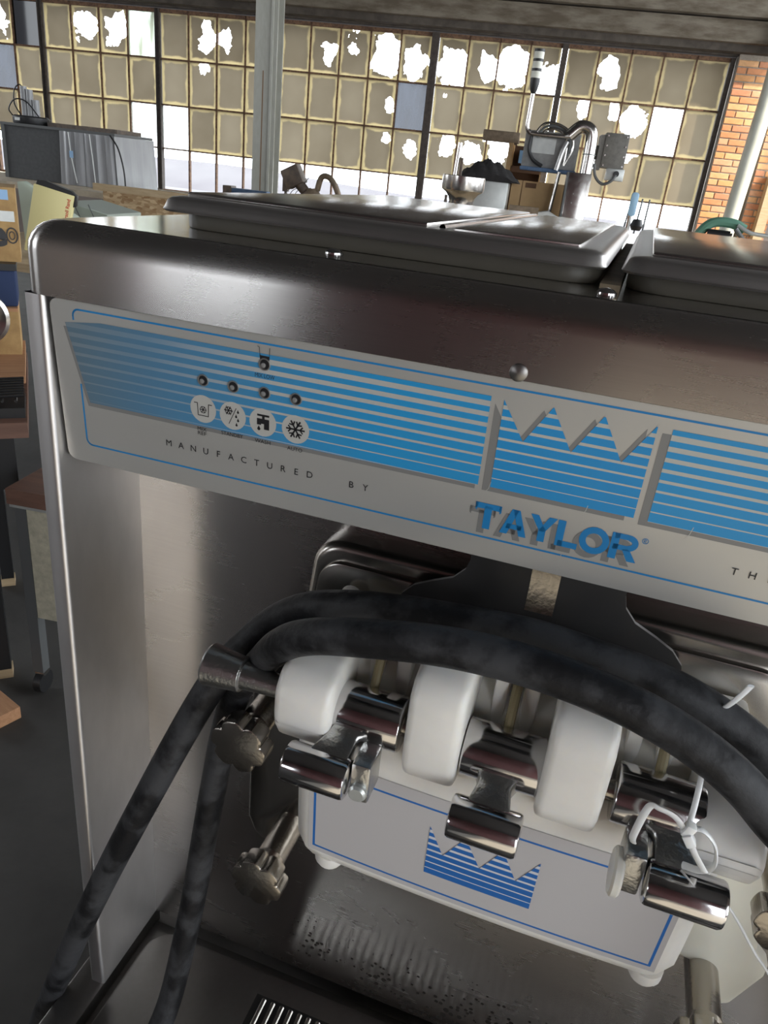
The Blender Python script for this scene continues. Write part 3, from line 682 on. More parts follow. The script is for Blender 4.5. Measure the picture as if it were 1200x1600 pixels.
pics.append(flake(u-.0026, v-.0028, .0026, .0006) + strokes([(u-.0024, v+.0050), (u+.0022, v-.0048)], .0004) + sum([disc(u+a, v+b, .0007, 10) + [[(u+a-.0006, v+b), (u+a, v+b-.0017), (u+a+.0006, v+b)]] for a, b in ((.0034, -.0026), (.0022, .0002), (.0034, .0024), (.0024, .0052))], []))
u, v = KEYS[2]
pics.append([[(u-.0034, v-.0048), (u+.0040, v-.0048), (u+.0040, v-.0036), (u-.0034, v-.0036)], [(u-.0004, v-.0036), (u+.0012, v-.0036), (u+.0012, v-.0022), (u-.0004, v-.0022)], [(u-.0036, v-.0022), (u+.0040, v-.0022), (u+.0040, v+.0040), (u+.0008, v+.0040), (u+.0008, v+.0008), (u-.0010, v+.0008), (u-.0010, v+.0016), (u-.0036, v+.0016)]] + disc(u-.0024, v+.0040, .0010, 10) + [[(u-.0033, v+.0038), (u-.0024, v+.0020), (u-.0015, v+.0038)]])
u, v = KEYS[3]
pics.append(flake(u, v, .0053, .0010))
for (u, v), p in zip(KEYS, pics):
    k = flat('symbol_key', disc(u, v, .0083), 'print_disc', .00030); q = flat('pictogram', p, 'print_black', .00040); q.parent = k
# mix-low beaker above the top hole
u, v = -.1665, .0100
flat('pictogram', strokes([(u-.0042, v-.0032), (u-.0032, v-.0028), (u-.0026, v+.0040), (u+.0026, v+.0040), (u+.0030, v-.0030)], .0003) + [[(u-.0028, v+.0016), (u+.0028, v+.0016), (u+.0026, v+.0042), (u-.0026, v+.0042)]], 'print_black', .00034)
# scratches through the print
for p in ([(-.0365, .0560), (-.0372, .0600), (-.0395, .0630), (-.0400, .0655)], [(.0135, .0575), (.0130, .0605), (.0112, .0635)], [(.0640, .0570), (.0632, .0610), (.0615, .0645)], [(.0060, .0880), (.0058, .0940), (.0056, .0985)]):
    flat('scratch', strokes(p, .0003), 'print_disc', .00036)

# ---- raised collar behind the door, bib plate, clip
def xz_prism(name, pts, y0, y1, mat, parent, bev=0, seg=3, only_front=False):
    bm = bm_new(); prism(bm, pts, 'y', y0, y1, bev, seg, only_front); return obj(name, bm, mat, parent)
def boss_poly(tw, bw, zt, zb, r):
    out = []
    for k in range(8):
        a = R(0+90*k/7); out.append((tw-r+r*math.cos(a), zt-r+r*math.sin(a)))
    for k in range(8):
        a = R(90+90*k/7); out.append((-tw+r+r*math.cos(a), zt-r+r*math.sin(a)))
    out += [(-bw, zb), (bw, zb)]
    return out
xz_prism('door_collar', boss_poly(.155, .176, 1.303, 1.06, .022), .060, .0835, 'steel_boss', mc, .006, 4, True)
xz_prism('collar_face', boss_poly(.148, .168, 1.2905, 1.07, .018), .0555, .061, 'steel_boss', mc, .0012, 2, True)
half = [(.046, 1.350), (.046, 1.322), (.048, 1.314), (.055, 1.306), (.068, 1.300), (.079, 1.294), (.086, 1.286), (.088, 1.276), (.090, 1.21)]
bib = half + [(-x, z) for x, z in reversed(half)]
xz_prism('bib_plate', bib, .0465, .0495, 'bib_plastic', mc)
bm = bm_new()
prism(bm, [(.020, 1.346), (.026, 1.325), (.022, 1.311), (.0235, 1.3105), (.0278, 1.325), (.022, 1.346)], 'x', -.0075, .0085); obj('retaining_clip', bm, 'steel_cast', mc)

# ---- freezer door
def Yf(x, z): return -.0265 + (1.225-z)*.10 - .0035*(1-(x/.125)**2)
def door():
    bm = bm_new(); n = 24; rows = []
    zs = [1.236, 1.232, 1.228, 1.21, 1.19, 1.17, 1.15, 1.13, 1.112, 1.103, 1.0985, 1.097]
    for z in zs:
        row = []
        for i in range(n+1):
            t = -1+2*i/n; w = .125
            if z < 1.115: w -= .010*((1.115-z)/.018)**2
            x = w*t; ins = 0
            e = abs(t)
            if e > .93: ins += .010*((e-.93)/.07)**2
            if z < 1.112: ins += .010*((1.112-z)/.015)**2
            if z > 1.228: ins += .006*((z-1.228)/.008)
            row.append(bm.verts.new((x, Yf(x, z)+ins, z)))
        rows.append(row)
    for a, b in zip(rows, rows[1:]):
        for i in range(n): bm.faces.new((a[i], a[i+1], b[i+1], b[i]))
    # back: sides, top, bottom closed at y=.055
    loop = rows[0] + [r[-1] for r in rows[1:]] + list(reversed(rows[-1]))[1:] + [r[0] for r in reversed(rows[1:-1])]
    back = [bm.verts.new((v.co.x, .054, v.co.z)) for v in loop]
    m = len(loop)
    for i in range(m): bm.faces.new((loop[(i+1) % m], loop[i], back[i], back[(i+1) % m]))
    bm.faces.new(back); bmesh.ops.recalc_face_normals(bm, faces=bm.faces); return bm
dr = obj('freezer_door', door(), 'white_plastic', mc, 50)
bm = bm_new(); nx, nz = 20, 6
g = [[bm.verts.new((x, Yf(x, z)-.0004, z)) for x in [-.1125+.225*i/nx for i in range(nx+1)]] for z in [1.2035-.0900*j/nz for j in range(nz+1)]]
for a, b in zip(g, g[1:]):
    for i in range(nx): bm.faces.new((a[i], b[i], b[i+1], a[i+1]))
obj('door_label', bm, 'label_face', dr, 60)
cl = [(-.0325, 1.178), (-.0225, 1.1555), (-.0105, 1.178), (.0005, 1.1555), (.0120, 1.178), (.0225, 1.1555), (.0340, 1.178)]
bm = bm_new()
for a, b in zip(cl, cl[1:]):
    q = [a, b, (b[0], 1.1345), (a[0], 1.1345)]; fc = bm.faces.new([bm.verts.new((x, Yf(x, z)-.0008, z)) for x, z in q]); fc.normal_update()
    if fc.normal.y > 0: fc.normal_flip()
obj('crown_emblem', bm, 'label_crown', dr, 0)
# upper block of the door, ears, valve bodies
bm = bm_new(); prism(bm, [(-.012, 1.225), (-.008, 1.262), (.004, 1.272), (.054, 1.272), (.054, 1.225)], 'x', -.128, .128, .004, 2); obj('door_block', bm, 'milky_plastic', dr)
for x0, x1, zt in ((-.1275, -.0935, 1.2800), (-.0515, -.0215, 1.3010), (.0215, .0535, 1.3010), (.0965, .1315, 1.2640)):
    EP = [(-.0515, 1.2400), (-.0530, min(1.256, zt-.032) if zt > 1.27 else 1.244), (-.0525, zt-.015), (-.0450, zt-.005), (-.030, zt), (.03, zt), (.03, 1.222), (-.030, 1.2220), (-.046, 1.2300)]
    bm = bm_new(); prism(bm, EP, 'x', x0, x1, .005, 3); obj('pivot_ear', bm, 'white_plastic', dr)
for x in (-.0735, -.0005, .0735):
    for a, b in ((-.0125, -.0045), (.0035, .0125)):
        bm = bm_new(); prism(bm, [(-.009, 1.226), (-.009, 1.291), (.03, 1.291), (.03, 1.226)], 'x', x+a, x+b, .002, 2); obj('valve_body', bm, 'white_plastic', dr)
    bm = bm_new(); box(bm, x-.0045, x+.0035, .010, .03, 1.226, 1.288); obj('valve_core', bm, 'milky_plastic', dr)
for x, z in ((-.101, 1.0960), (.111, 1.0960)):
    bm = bm_new(); lathe(bm, [(.0105, 0), (.0105, .007), (.0085, .0105), (.0035, .0120)], (x, -.002, z+.006), (0, 0, -1), 20); obj('door_foot', bm, 'white_plastic', dr)
# flange of the door against the collar
fl = [(.154, 1.066), (.163, 1.055), (.166, 1.040), (.172, 1.034), (.180, 1.040), (.192, 1.075), (.192, 1.085), (.182, 1.095), (.180, 1.12), (.186, 1.15), (.186, 1.205), (.17, 1.215), (.0, 1.215), (.0, 1.075), (.14, 1.068)]
xz_prism('door_flange', fl, .040, .052, 'cream_plastic', dr, .002, 2)
fl = [(-.186, 1.205), (-.186, 1.055), (-.180, 1.040), (-.172, 1.034), (-.166, 1.040), (-.163, 1.055), (-.154, 1.066), (-.14, 1.068), (-.001, 1.075), (-.001, 1.215), (-.17, 1.215)]
xz_prism('flange_left', fl, .040, .052, 'steel_boss', dr, .002, 2)  # left half of the flange outline, in darker steel
# ---- draw handles on the pivot pin
PY, PZ = -.030, 1.2495
bm = bm_new(); rod(bm, (-.150, PY, PZ), (.14, PY, PZ), .0055, 16); pin = obj('pivot_pin', bm, 'steel_cast', mc)
bm = bm_new(); lathe(bm, [(.0062, 0), (.0085, .030), (.0100, .0305), (.0105, .031), (.0128, .051), (.0132, .053), (.0120, .0545)], (-.126, PY, PZ), (-1, 0, .02), 28); obj('pin_knob', bm, 'chrome_dull', pin)
def draw_handle(x, gx, side):
    bm = bm_new(); rod(bm, (x-.0215, PY, PZ), (x+.0215, PY, PZ), .0158, 32, bev=.0012); h = obj('draw_handle', bm, 'chrome', mc)
    GY, GZ = -.064, 1.2315
    bm = bm_new()
    v = lambda xx, y, z: bm.verts.new((xx, y, z))
    top_c = x + side*.002
    a = [v(top_c-.0125, PY-.013, PZ+.002), v(top_c+.0125, PY-.013, PZ+.002), v(top_c+.0125, PY-.004, PZ-.0155), v(top_c-.0125, PY-.004, PZ-.0155)]
    mx = top_c*.55+gx*.45
    b = [v(mx-.0085, -.049, 1.2470), v(mx+.0085, -.049, 1.2470), v(mx+.0085, -.0455, 1.2335), v(mx-.0085, -.0455, 1.2335)]
    gc = gx - side*.004
    c = [v(gc-.0120, GY, GZ+.010), v(gc+.0120, GY, GZ+.010), v(gc+.0120, GY+.003, GZ-.009), v(gc-.0120, GY+.003, GZ-.009)]
    for p, q in ((a, b), (b, c)):
        for i in range(4): bm.faces.new((p[i], p[(i+1) % 4], q[(i+1) % 4], q[i]))
    bm.faces.new(a); bm.faces.new(c); bmesh.ops.recalc_face_normals(bm, faces=bm.faces)
    bmesh.ops.bevel(bm, geom=[e for e in bm.edges], offset=.0018, segments=2, profile=.5, affect='EDGES')
    obj('handle_arm', bm, 'chrome_dull', h)
    bm = bm_new(); rod(bm, (gx-.0185, GY, GZ), (gx+.0185, GY, GZ), .0113, 28, bev=.002); obj('handle_grip', bm, 'chrome', h)
    if side:
        bx = gx - side*.0245
        bm = bm_new(); box(bm, bx-.0055, bx+.0055, GY+.000, GY+.020, GZ-.013, GZ+.012, .0015); obj('stop_lug', bm, 'chrome_dull', h)
        if side < 0:
            bm = bm_new(); lathe(bm, [(.0052, 0), (.0052, .003), (.0040, .0045)], (bx, GY+.0005, GZ-.005), (0, -1, 0), 18); s_ = obj('adjusting_screw', bm, 'galvanised', h)
        else:
            bm = bm_new(); lathe(bm, [(.0108, 0), (.0122, .0012), (.0122, .004), (.0108, .0052)], (bx-.0088, GY+.004, GZ-.005), (1, 0, 0), 32); obj('nylon_washer', bm, 'milky_plastic', h)
    bm = bm_new(); tube(bm, [(x-.001, PY+.008, PZ+.010), (x-.001, PY+.014, PZ+.022), (x-.001, PY+.019, PZ+.030), (x-.001, PY+.026, PZ+.034)], .0028, 10, 4); obj('lever_tip', bm, 'brass', h)
    return h
draw_handle(-.0775, -.0935, -1); draw_handle(.0005, -.0005, 0); draw_handle(.0805, .0975, 1)
# ---- hand screws that clamp the door
def hand_screw(x, z):
    bm = bm_new(); rod(bm, (x, -.006, z), (x, .060, z), .0108, 24); h = obj('hand_screw', bm, 'steel_cast', mc)
    pts = []
    for k in range(72):
        a = 2*math.pi*k/72; r = .0198-.0036*max(0, 1-abs(math.sin(3*a))*1.5); pts.append((x+r*math.cos(a+.3), z+r*math.sin(a+.3)))
    bm = bm_new(); prism(bm, pts, 'y', -.019, -.005, .0012, 2); obj('star_knob', bm, 'steel_cast', h)
    bm = bm_new(); rod(bm, (x, -.006, z), (x, .004, z), .0135, 24, .0108); obj('neck', bm, 'steel_cast', h)
hand_screw(-.166, 1.181); hand_screw(-.149, 1.062); hand_screw(.168, 1.181); hand_screw(.156, 1.062)

# ---- drip tray with its slots: lifts out
dt = thing('drip_tray', 'scuffed steel drip tray plate with bright slots below the dispensing door', 'drip tray', (0, .0, .812))
bm = bm_new(); prism(bm, rrect(-.2985, .2985, -.17, .072, .025, 6), 'z', 0, .010, .003, 2); tp = obj('plate', bm, 'steel_tray', dt)
bm = bm_new()
SLM = None
bm = bm_new(); box(bm, -.0022, .0022, -.085, 0, 0, .0035, .001, 1); SLM = bpy.data.meshes.new('slat'); bm.to_mesh(SLM); bm.free(); SLM.materials.append(M['machined'])
bm = bm_new(); box(bm, -.175, .175, -.05, .050, .0098, .0102); obj('slot_well', bm, 'dark_gap', dt, 0)
for i in range(38): inst('slat', SLM, dt, (-.166+i*.009, .047, .0098), (0, 0, 0))

# ---- hopper lids
def lid(x0, x1, label):
    t = thing('hopper_lid', label, 'lid', ((x0+x1)/2, .05, ZT+.0095), 0, 'hopper lids')
    hw = (x1-x0)/2; d = .405
    bm = bm_new(); levels = [(0, 0), (-.0012, .0012), (-.0004, .0026), (.0010, .0062), (.0030, .0078), (.0070, .0086), (.0120, .0088)]; rings = []
    for ins, z in levels:
        rings.append([bm.verts.new((x, y, z)) for x, y in rrect(-hw+ins, hw-ins, ins, d-ins, .011-ins*.4, 5)])
    n = len(rings[0])
    for a, b in zip(rings, rings[1:]):
        for k in range(n): bm.faces.new((a[k], a[(k+1) % n], b[(k+1) % n], b[k]))
    bm.faces.new(rings[-1]); bm.faces.new(list(reversed(rings[0]))); obj('pan', bm, 'steel_rim', t, 40)
    bm = bm_new(); box(bm, -hw+.012, hw*.25, .012, d-.012, .0085, .0112, .0014); obj('raised_panel', bm, 'steel_lid', t)
    bm = bm_new(); box(bm, hw*.36, hw-.014, .012, d-.012, .0085, .0104, .0014); obj('raised_panel', bm, 'steel_lid', t)
    bm = bm_new(); tube(bm, [(hw*.30, .02, .0092), (hw*.30, d-.02, .0092)], .0018, 8, 2, False); obj('seam', bm, 'steel_lid', t)
lid(-.2625, -.0052, 'long stainless hopper lid at the left of the machine top')
lid(.0042, .2615, 'stainless hopper lid at the right of the machine top, cut by the frame')

# ---- black rubber hoses draped over the handles
def hose(pts, r, label):
    bm = bm_new(); tube(bm, pts, r, 18, 10); return tag(obj('rubber_hose', bm, 'rubber', None, 60), label, 'hose', 'rubber hoses over the door')
hose([(-.46, -.06, .30), (-.425, -.045, .58), (-.368, -.022, .760), (-.303, -.020, .942), (-.244, -.018, 1.090), (-.197, -.002, 1.205), (-.167, .006, 1.253), (-.139, .004, 1.281), (-.106, -.006, 1.2990), (-.071, -.010, 1.3080), (-.047, -.012, 1.3120), (-.001, -.017, 1.3185), (.033, -.020, 1.3180), (.061, -.020, 1.3150), (.087, -.020, 1.3080), (.121, -.020, 1.2910), (.165, -.02, 1.256), (.215, -.03, 1.17), (.245, -.05, 1.0), (.25, -.12, .845), (.25, -.225, .80), (.25, -.25, .55)], .0102,
     'black rubber hose of the left outer strand, running behind the front hose')
hose([(-.27, -.26, .50), (-.26, -.245, .72), (-.250, -.200, .825), (-.240, -.10, .838), (-.231, -.024, .850), (-.221, .006, .945), (-.206, .016, 1.080), (-.1955, .018, 1.155), (-.180, .008, 1.205), (-.155, -.012, 1.247), (-.132, -.034, 1.282), (-.112, -.045, 1.3005), (-.086, -.052, 1.3130), (-.036, -.055, 1.3250), (.011, -.055, 1.3265), (.056, -.055, 1.3195), (.093, -.055, 1.3045), (.121, -.055, 1.2835), (.150, -.058, 1.252), (.185, -.07, 1.16), (.20, -.09, 1.02), (.205, -.225, .80), (.21, -.25, .5)], .0100,
     'black rubber hose lying in front, draped over the chrome draw handles')

# ---- nylon ties on the right handle and the hoses
def tie(pts, r, label, head=None, hd=(1, 0, 0), k=8, flatn=.45):
    t = thing('cable_tie', label, 'cable tie', pts[0], 0, 'white nylon ties')
    o = Vector(pts[0]); bm = bm_new(); tube(bm, [Vector(p)-o for p in pts], r, 8, k, flat=flatn); obj('strap', bm, 'nylon', t, 60)
    if head:
        bm = bm_new(); a, b, d = frame_for(hd); h = Vector(head)-o
        box(bm, -.0026, .0026, -.0022, .0022, -.0034, .0034, .0008)
        m = Matrix((a, b, d)).transposed().to_4x4(); m.translation = h; bmesh.ops.transform(bm, matrix=m, verts=bm.verts); obj('tie_head', bm, 'nylon', t)
    return t
tie([(.0700, -.060, 1.2480), (.0672, -.070, 1.2620), (.0688, -.074, 1.2840), (.0730, -.076, 1.2866), (.0800, -.076, 1.2846), (.0865, -.076, 1.2775), (.0925, -.076, 1.2680), (.1000, -.072, 1.2560), (.1010, -.060, 1.2480)], .0017,
    'white nylon cable tie looped over the right draw handle arm', (.0880, -.0765, 1.2758), (.6, 0, -.9))
tie([(.0860, -.075, 1.2790), (.0925, -.074, 1.2806), (.1000, -.073, 1.2730), (.1035, -.070, 1.2590), (.1000, -.066, 1.2500), (.0940, -.060, 1.2440)], .0017,
    'white cable tie forming the lower loop beside the right grip', (.0868, -.0755, 1.2800), (.3, 0, 1))
tie([(.0868, -.0740, 1.2815), (.0876, -.068, 1.2900), (.0882, -.060, 1.2980), (.0890, -.046, 1.3030)], .0013, 'straight white tie tail rising from the right handle to the hose', None)
tie([(.0960, -.022, 1.3095), (.0980, -.026, 1.3165), (.1005, -.029, 1.3250), (.1024, -.031, 1.3325)], .0019, 'short white tie tail sticking up behind the upper hose', None)
tie([(.110, -.064, 1.232), (.1201, -.060, 1.2267), (.1381, -.060, 1.2041), (.1467, -.060, 1.1947), (.18, -.06, 1.155)], .0007, 'thin pale wire running down right from the right grip', None, flatn=1)
for x, z in ((-.1205, 1.2725), (-.0575, 1.2765), (.0600, 1.2765)):
    bm = bm_new(); lathe(bm, [(.0075, 0), (.0072, .004), (.005, .0065), (.001, .0075)], (x, .050, z), (0, -1, 0), 18); obj('door_bolt_cap', bm, 'white_plastic', mc)

# ================================================================== things behind the machine
def rthing(name, label, cat, s, d, z, rz=0.0, rot=None, group=None):
    return thing(name, label, cat, room(s, d, z), TH+rz, group, rot)
def part(name, t, mat, *a, bev=0, **k):
    bm = bm_new(); box(bm, *a, bev); return obj(name, bm, mat, t, 30)
def bench(label, s0, s1, d0, d1, z, top='wood_pale', leg='leg_grey', th=.04):
    t = rthing('workbench', label, 'workbench', s0, d0, 0, group='workbenches behind the machine')
    w, d = s1-s0, d1-d0
    part('table_top', t, top, 0, w, 0, d, z-th, z)
    for x in (.04, w-.09):
        for y in (.04, d-.09): part('leg', t, leg, x, x+.05, y, y+.05, 0, z-th)
    return t
bench('pale wooden workbench directly behind the machine, under the chrome flange', -.75, 1.15, 2.75, 4.2, .95)
bench('wooden workbench before the windows carrying the cardboard boxes', -.75, .85, 4.7, 6.3, .95)
bench('high wooden bench at the left windows under the plastic-wrapped cabinet', -4.7, -2.95, 5.5, 6.9, 1.165, 'sill_wood')
bench('wooden stand at the left carrying the cream box and green panel', -3.1, -2.05, 3.35, 4.6, .95)
bench('low wooden bench under the middle windows with metal fittings on it', -2.9, -1.3, 6.2, 7.6, 1.16)
# plastic-wrapped cabinet
t = rthing('wrapped_cabinet', 'charcoal cabinet half wrapped in clear plastic before the left windows', 'cabinet', -4.23, 6.0, 1.168)
part('body', t, 'charcoal', .0, .50, 0, .6, 0, .385)
part('edge_post', t, 'leg_grey', -.03, .0, -.01, .05, 0, .39)
part('top', t, 'leg_grey', -.03, .95, -.02, .62, .385, .405)
bm = bm_new(); n = 26; a_ = []; b_ = []
for i in range(n+1):
    x = .49+.46*i/n; y = -.03+.012*math.sin(i*1.3)+.006*math.sin(i*3.1); a_.append(bm.verts.new((x, y, .384))); b_.append(bm.verts.new((x+.03*(i/n), y-.02, .0)))
for i in range(n): bm.faces.new((b_[i], b_[i+1], a_[i+1], a_[i]))
e0 = bm.verts.new((.97, .6, .384)); e1 = bm.verts.new((1.0, .6, 0)); bm.faces.new((b_[n], e1, e0, a_[n])); obj('plastic_wrap', bm, 'film_plastic', t, 60)
for x0, x1 in ((.58, .64), (.76, .80)):
    bm = bm_new(); tube(bm, [(x0, -.055, .38), (x0+.02, -.06, .2), (x1, -.07, .02)], .004, 6, 4); obj('strap', bm, 'white_paint', t)
bm = bm_new(); tube(bm, [(.93, -.05, .39), (1.0, -.06, .30), (1.04, -.06, .15), (1.05, -.06, .0)], .006, 6, 6); obj('hanging_cord', bm, 'black_plastic', t)
part('white_label', t, 'blue_light', .59, .62, -.072, -.069, .20, .25)
# black ring with tubes on the cabinet
t = rthing('pump_unit', 'black round pump with clear tubes on top of the wrapped cabinet', 'pump', -4.09, 6.15, 1.574)
bm = bm_new(); lathe(bm, [(.135, 0), (.14, .01), (.14, .05), (.125, .06)], (0, 0, 0), (0, 0, 1), 28); obj('body', bm, 'black_plastic', t)
part('tag', t, 'white_paint', -.05, -.01, -.147, -.14, .02, .04)
for x, h in ((-.05, .22), (.0, .20), (.05, .13)):
    bm = bm_new(); rod(bm, (x, 0, .05), (x, 0, .05+h), .026, 14); obj('clear_tube', bm, 'film_plastic', t)
bm = bm_new(); tube(bm, [(-.09, 0, .06), (-.14, 0, .14), (-.13, 0, .24), (-.08, 0, .28), (-.05, 0, .24)], .005, 6, 6); obj('loop_hose', bm, 'black_plastic', t)
bm = bm_new(); tube(bm, [(-.13, -.05, .05), (-.16, -.05, .10), (-.10, -.05, .17), (.0, -.05, .16), (.10, -.05, .06)], .005, 6, 6); obj('loop_hose', bm, 'black_plastic', t)
t = tag(obj('flat_pallet', box(bm_new(), -.3, .3, -.2, .2, 0, .03), 'dark_metal', None, 0), 'flat dark tray lying on the wrapped cabinet beside the pump', 'tray'); t.location = room(-3.62, 6.3, 1.574); t.rotation_euler = RZ
# osb sheet
t = tag(obj('osb_sheet', box(bm_new(), -.33, .33, -.012, .012, 0, 1.20), 'osb', None, 0), 'flaky OSB board standing upright left of the hopper lid', 'board'); t.location = room(-2.62, 5.2, 0); t.rotation_euler = RZ
t = tag(obj('timber_batten', box(bm_new(), -.42, .42, -.02, .02, 0, .045), 'wood_pale', None, 0), 'pale timber batten along the top of the OSB board', 'batten'); t.location = room(-2.60, 5.2, 1.20); t.rotation_euler = RZ
# pale green cover panel and cream compressor box
t = rthing('cover_panel', 'pale green metal cover with a bent wire handle, leaning at the left', 'panel', -2.66, 3.85, .95, .25)
bm = bm_new(); prism(bm, [(0, 0), (.42, 0), (.42, .10), (.02, .335), (-.015, .33)], 'y', 0, .05, .004, 2); obj('sheet', bm, 'green_pale', t)
bm = bm_new(); tube(bm, [(.07, -.004, .22), (.09, -.03, .245), (.11, -.03, .20), (.12, -.03, .13), (.11, -.004, .10)], .006, 8, 6); obj('wire_handle', bm, 'leg_grey', t)
def room_text(txt, size, mat, parent, fn, bold=0):
    bm = bm_new()
    for p in type_polys(txt, size, 1.0, bold): bm.faces.new([bm.verts.new(fn(x, y)) for x, y in p])
    return obj('lettering', bm, mat, parent, 0)
t = rthing('compressor_box', 'cream box with red maker lettering and black top, tilted, at the left', 'compressor', -2.43, 3.50, .992, rot=(0, R(13), TH+R(24)))
part('case', t, 'cream_paint', 0, .185, 0, .07, 0, .318, bev=.003)
bm = bm_new(); prism(bm, [(.008, .318), (.012, .338), (.05, .345), (.11, .340), (.165, .336), (.196, .318), (.198, .270), (.186, .264), (.185, .318)], 'y', .004, .066, .002, 1); obj('black_cap', bm, 'black_plastic', t)
room_text('Ingersoll Rand', .0225, 'red_print', t, lambda x, y: (.163-y, -.0012, .232+x), .0005)
bm = bm_new()
for q in ringband(.155, .128, .020, .020, .005): bm.faces.new([bm.verts.new((x, -.001, z)) for x, z in q])
obj('round_mark', bm, 'red_print', t, 0)
room_text('R', .030, 'red_print', t, lambda x, y: (.155+x, -.0012, .128+y), .002)
t = rthing('tray_cabinet', 'sage grey metal drawer case lying behind the cream box', 'case', -2.60, 4.15, .95)
bm = bm_new(); prism(bm, [(0, 0), (.26, 0), (.26, .195), (0, .24)], 'y', 0, .4, .004, 1); obj('case', bm, 'sage_grey', t)
for x in (.06, .15):
    bm = bm_new(); tube(bm, [(x, -.006, .235), (x+.03, -.012, .18), (x+.06, -.006, .12)], .003, 6, 4); obj('cord', bm, 'leg_grey', t)
# side table stack at the left edge, turned about 34 degrees
TA = R(34)
t = rthing('workbench', 'dark wooden work table at the left edge loaded with boxes', 'workbench', -1.240, 1.73, 0, TA, group='workbenches behind the machine')
part('table_top', t, 'wood_brown', -1.1, 0, -.02, .75, .777, .82)
for x in (-1.05, -.155):
    for y in (-.015, .55):
        l = part('leg', t, 'black_plastic', x, x+.04, y, y+.04, .03, .777); part('wooden_foot', l, 'wood_pale', x-.003, x+.043, y-.003, y+.043, 0, .03)
part('shade_board', t, 'black_plastic', -1.05, -.04, .05, .07, .60, .777)  # black board stands in for the shade under the table top
t = rthing('wire_basket', 'black wire mesh tray on the dark work table at the left edge', 'basket', -1.255, 1.745, .82, TA)
for i in range(8):
    bm = bm_new(); rod(bm, (-.36, .01+i*.025, .045), (0, .01+i*.025, .060), .004, 6); obj('wire', bm, 'black_plastic', t)
for i in range(11):
    bm = bm_new(); rod(bm, (-.02-i*.033, .0, .047), (-.02-i*.033, .19, .054), .004, 6); obj('wire', bm, 'black_plastic', t)
part('tray', t, 'black_plastic', -.36, 0, 0, .19, 0, .028)
t = rthing('shelf_plank', 'reddish wooden plank on blocks behind the wire mesh tray', 'shelf', -1.372, 1.925, .82, TA)
part('plank', t, 'wood_block', -.6, .0, 0, .45, .035, .058)
for x in (-.55, -.08): part('block', t, 'wood_brown', x, x+.06, .02, .43, 0, .035)
t = tag(obj('crumpled_paper', lathe(bm_new(), [(.03, 0), (.055, .01), (.05, .03), (.02, .045)], (0, 0, 0), (0, 0, 1), 9), 'white_paint', None, 0), 'crumpled whitish paper lying inside the wire mesh tray', 'paper'); t.location = room(-1.46, 1.72, .885)
t = rthing('yellow_box', 'worn yellow-brown box with dark stains on the plank shelf', 'box', -1.520, 2.13, .878, TA)
part('carton', t, 'cardboard_old', -.36, 0, 0, .22, 0, .135); part('lid', t, 'wood_block', -.36, 0, 0, .22, .135, .145)
t = rthing('blue_crate', 'dark blue crate stacked under the big cardboard carton', 'crate', -1.530, 2.15, 1.023, TA)
part('crate', t, 'navy_cloth', -.42, 0, 0, .22, 0, .110, bev=.008); part('rim', t, 'black_plastic', -.425, .004, -.004, .224, .110, .130)
t = rthing('big_carton', 'cardboard carton with blue label and black print at the left edge', 'box', -1.540, 2.2, 1.153, TA)
part('carton', t, 'cardboard_old', -.45, 0, 0, .18, 0, .215)
part('blue_label', t, 'blue_light', -.12, -.020, -.003, 0, .180, .208)
part('paper_label', t, 'galvanised', -.055, -.008, -.003, 0, .118, .148)
room_text('e', .105, 'print_black', t, lambda x, y: (-.060+x, -.002, .080+y), .004)
bm = bm_new()
for q in ringband(-.019, .078, .017, .024, .004) + ringband(-.019, .078, .009, .013, .003): bm.faces.new([bm.verts.new((x, -.002, z)) for x, z in q])
obj('round_mark', bm, 'print_black', t, 0)
# hand wheel
t = rthing('hand_wheel', 'bright metal wheel with a bronze hub at the left edge', 'wheel', -1.515, 1.95, .878, TA)
bm = bm_new(); lathe(bm, [(.070, 0), (.078, .006), (.078, .020), (.068, .024), (.05, .016), (.03, .012)], (0, .0, .148), (0, -1, 0), 36); obj('rim', bm, 'machined', t)
bm = bm_new(); lathe(bm, [(.026, .008), (.026, .04), (.018, .045)], (.008, 0, .148), (0, -1, 0), 24); obj('hub', bm, 'bronze_metal', t)
part('foot', t, 'dark_metal', -.03, .03, -.012, .012, 0, .08)
# low rolling table, block, stool legs
t = rthing('rolling_table', 'low rolling table with brown top, cream panel and casters', 'table', -1.233, 1.60, 0)
part('table_top', t, 'wood_brown', 0, .62, 0, .55, .628, .672)
part('metal_edge', t, 'galvanised', .004, .62, .004, .55, .618, .628)
part('panel', t, 'cream_panel', .045, .57, .014, .026, .27, .618)
for x in (.012, .572):
    for y in (.012, .50):
        l = part('leg', t, 'leg_grey', x, x+.032, y, y+.032, .075, .618)
        bm = bm_new(); rod(bm, (x+.004, y+.016, .034), (x+.028, y+.016, .034), .034, 18); obj('caster_wheel', bm, 'black_plastic', l)
        bm = bm_new(); box(bm, x+.002, x+.03, y+.004, y+.030, .06, .078); obj('caster_fork', bm, 'machined', l)
t = tag(obj('wooden_block', box(bm_new(), -.085, .085, -.04, .04, 0, .04, .002), 'wood_block', None, 0), 'short reddish timber block on the floor by the caster', 'block'); t.location = room(-1.285, 1.50, 0); t.rotation_euler = (0, 0, TH-.45)
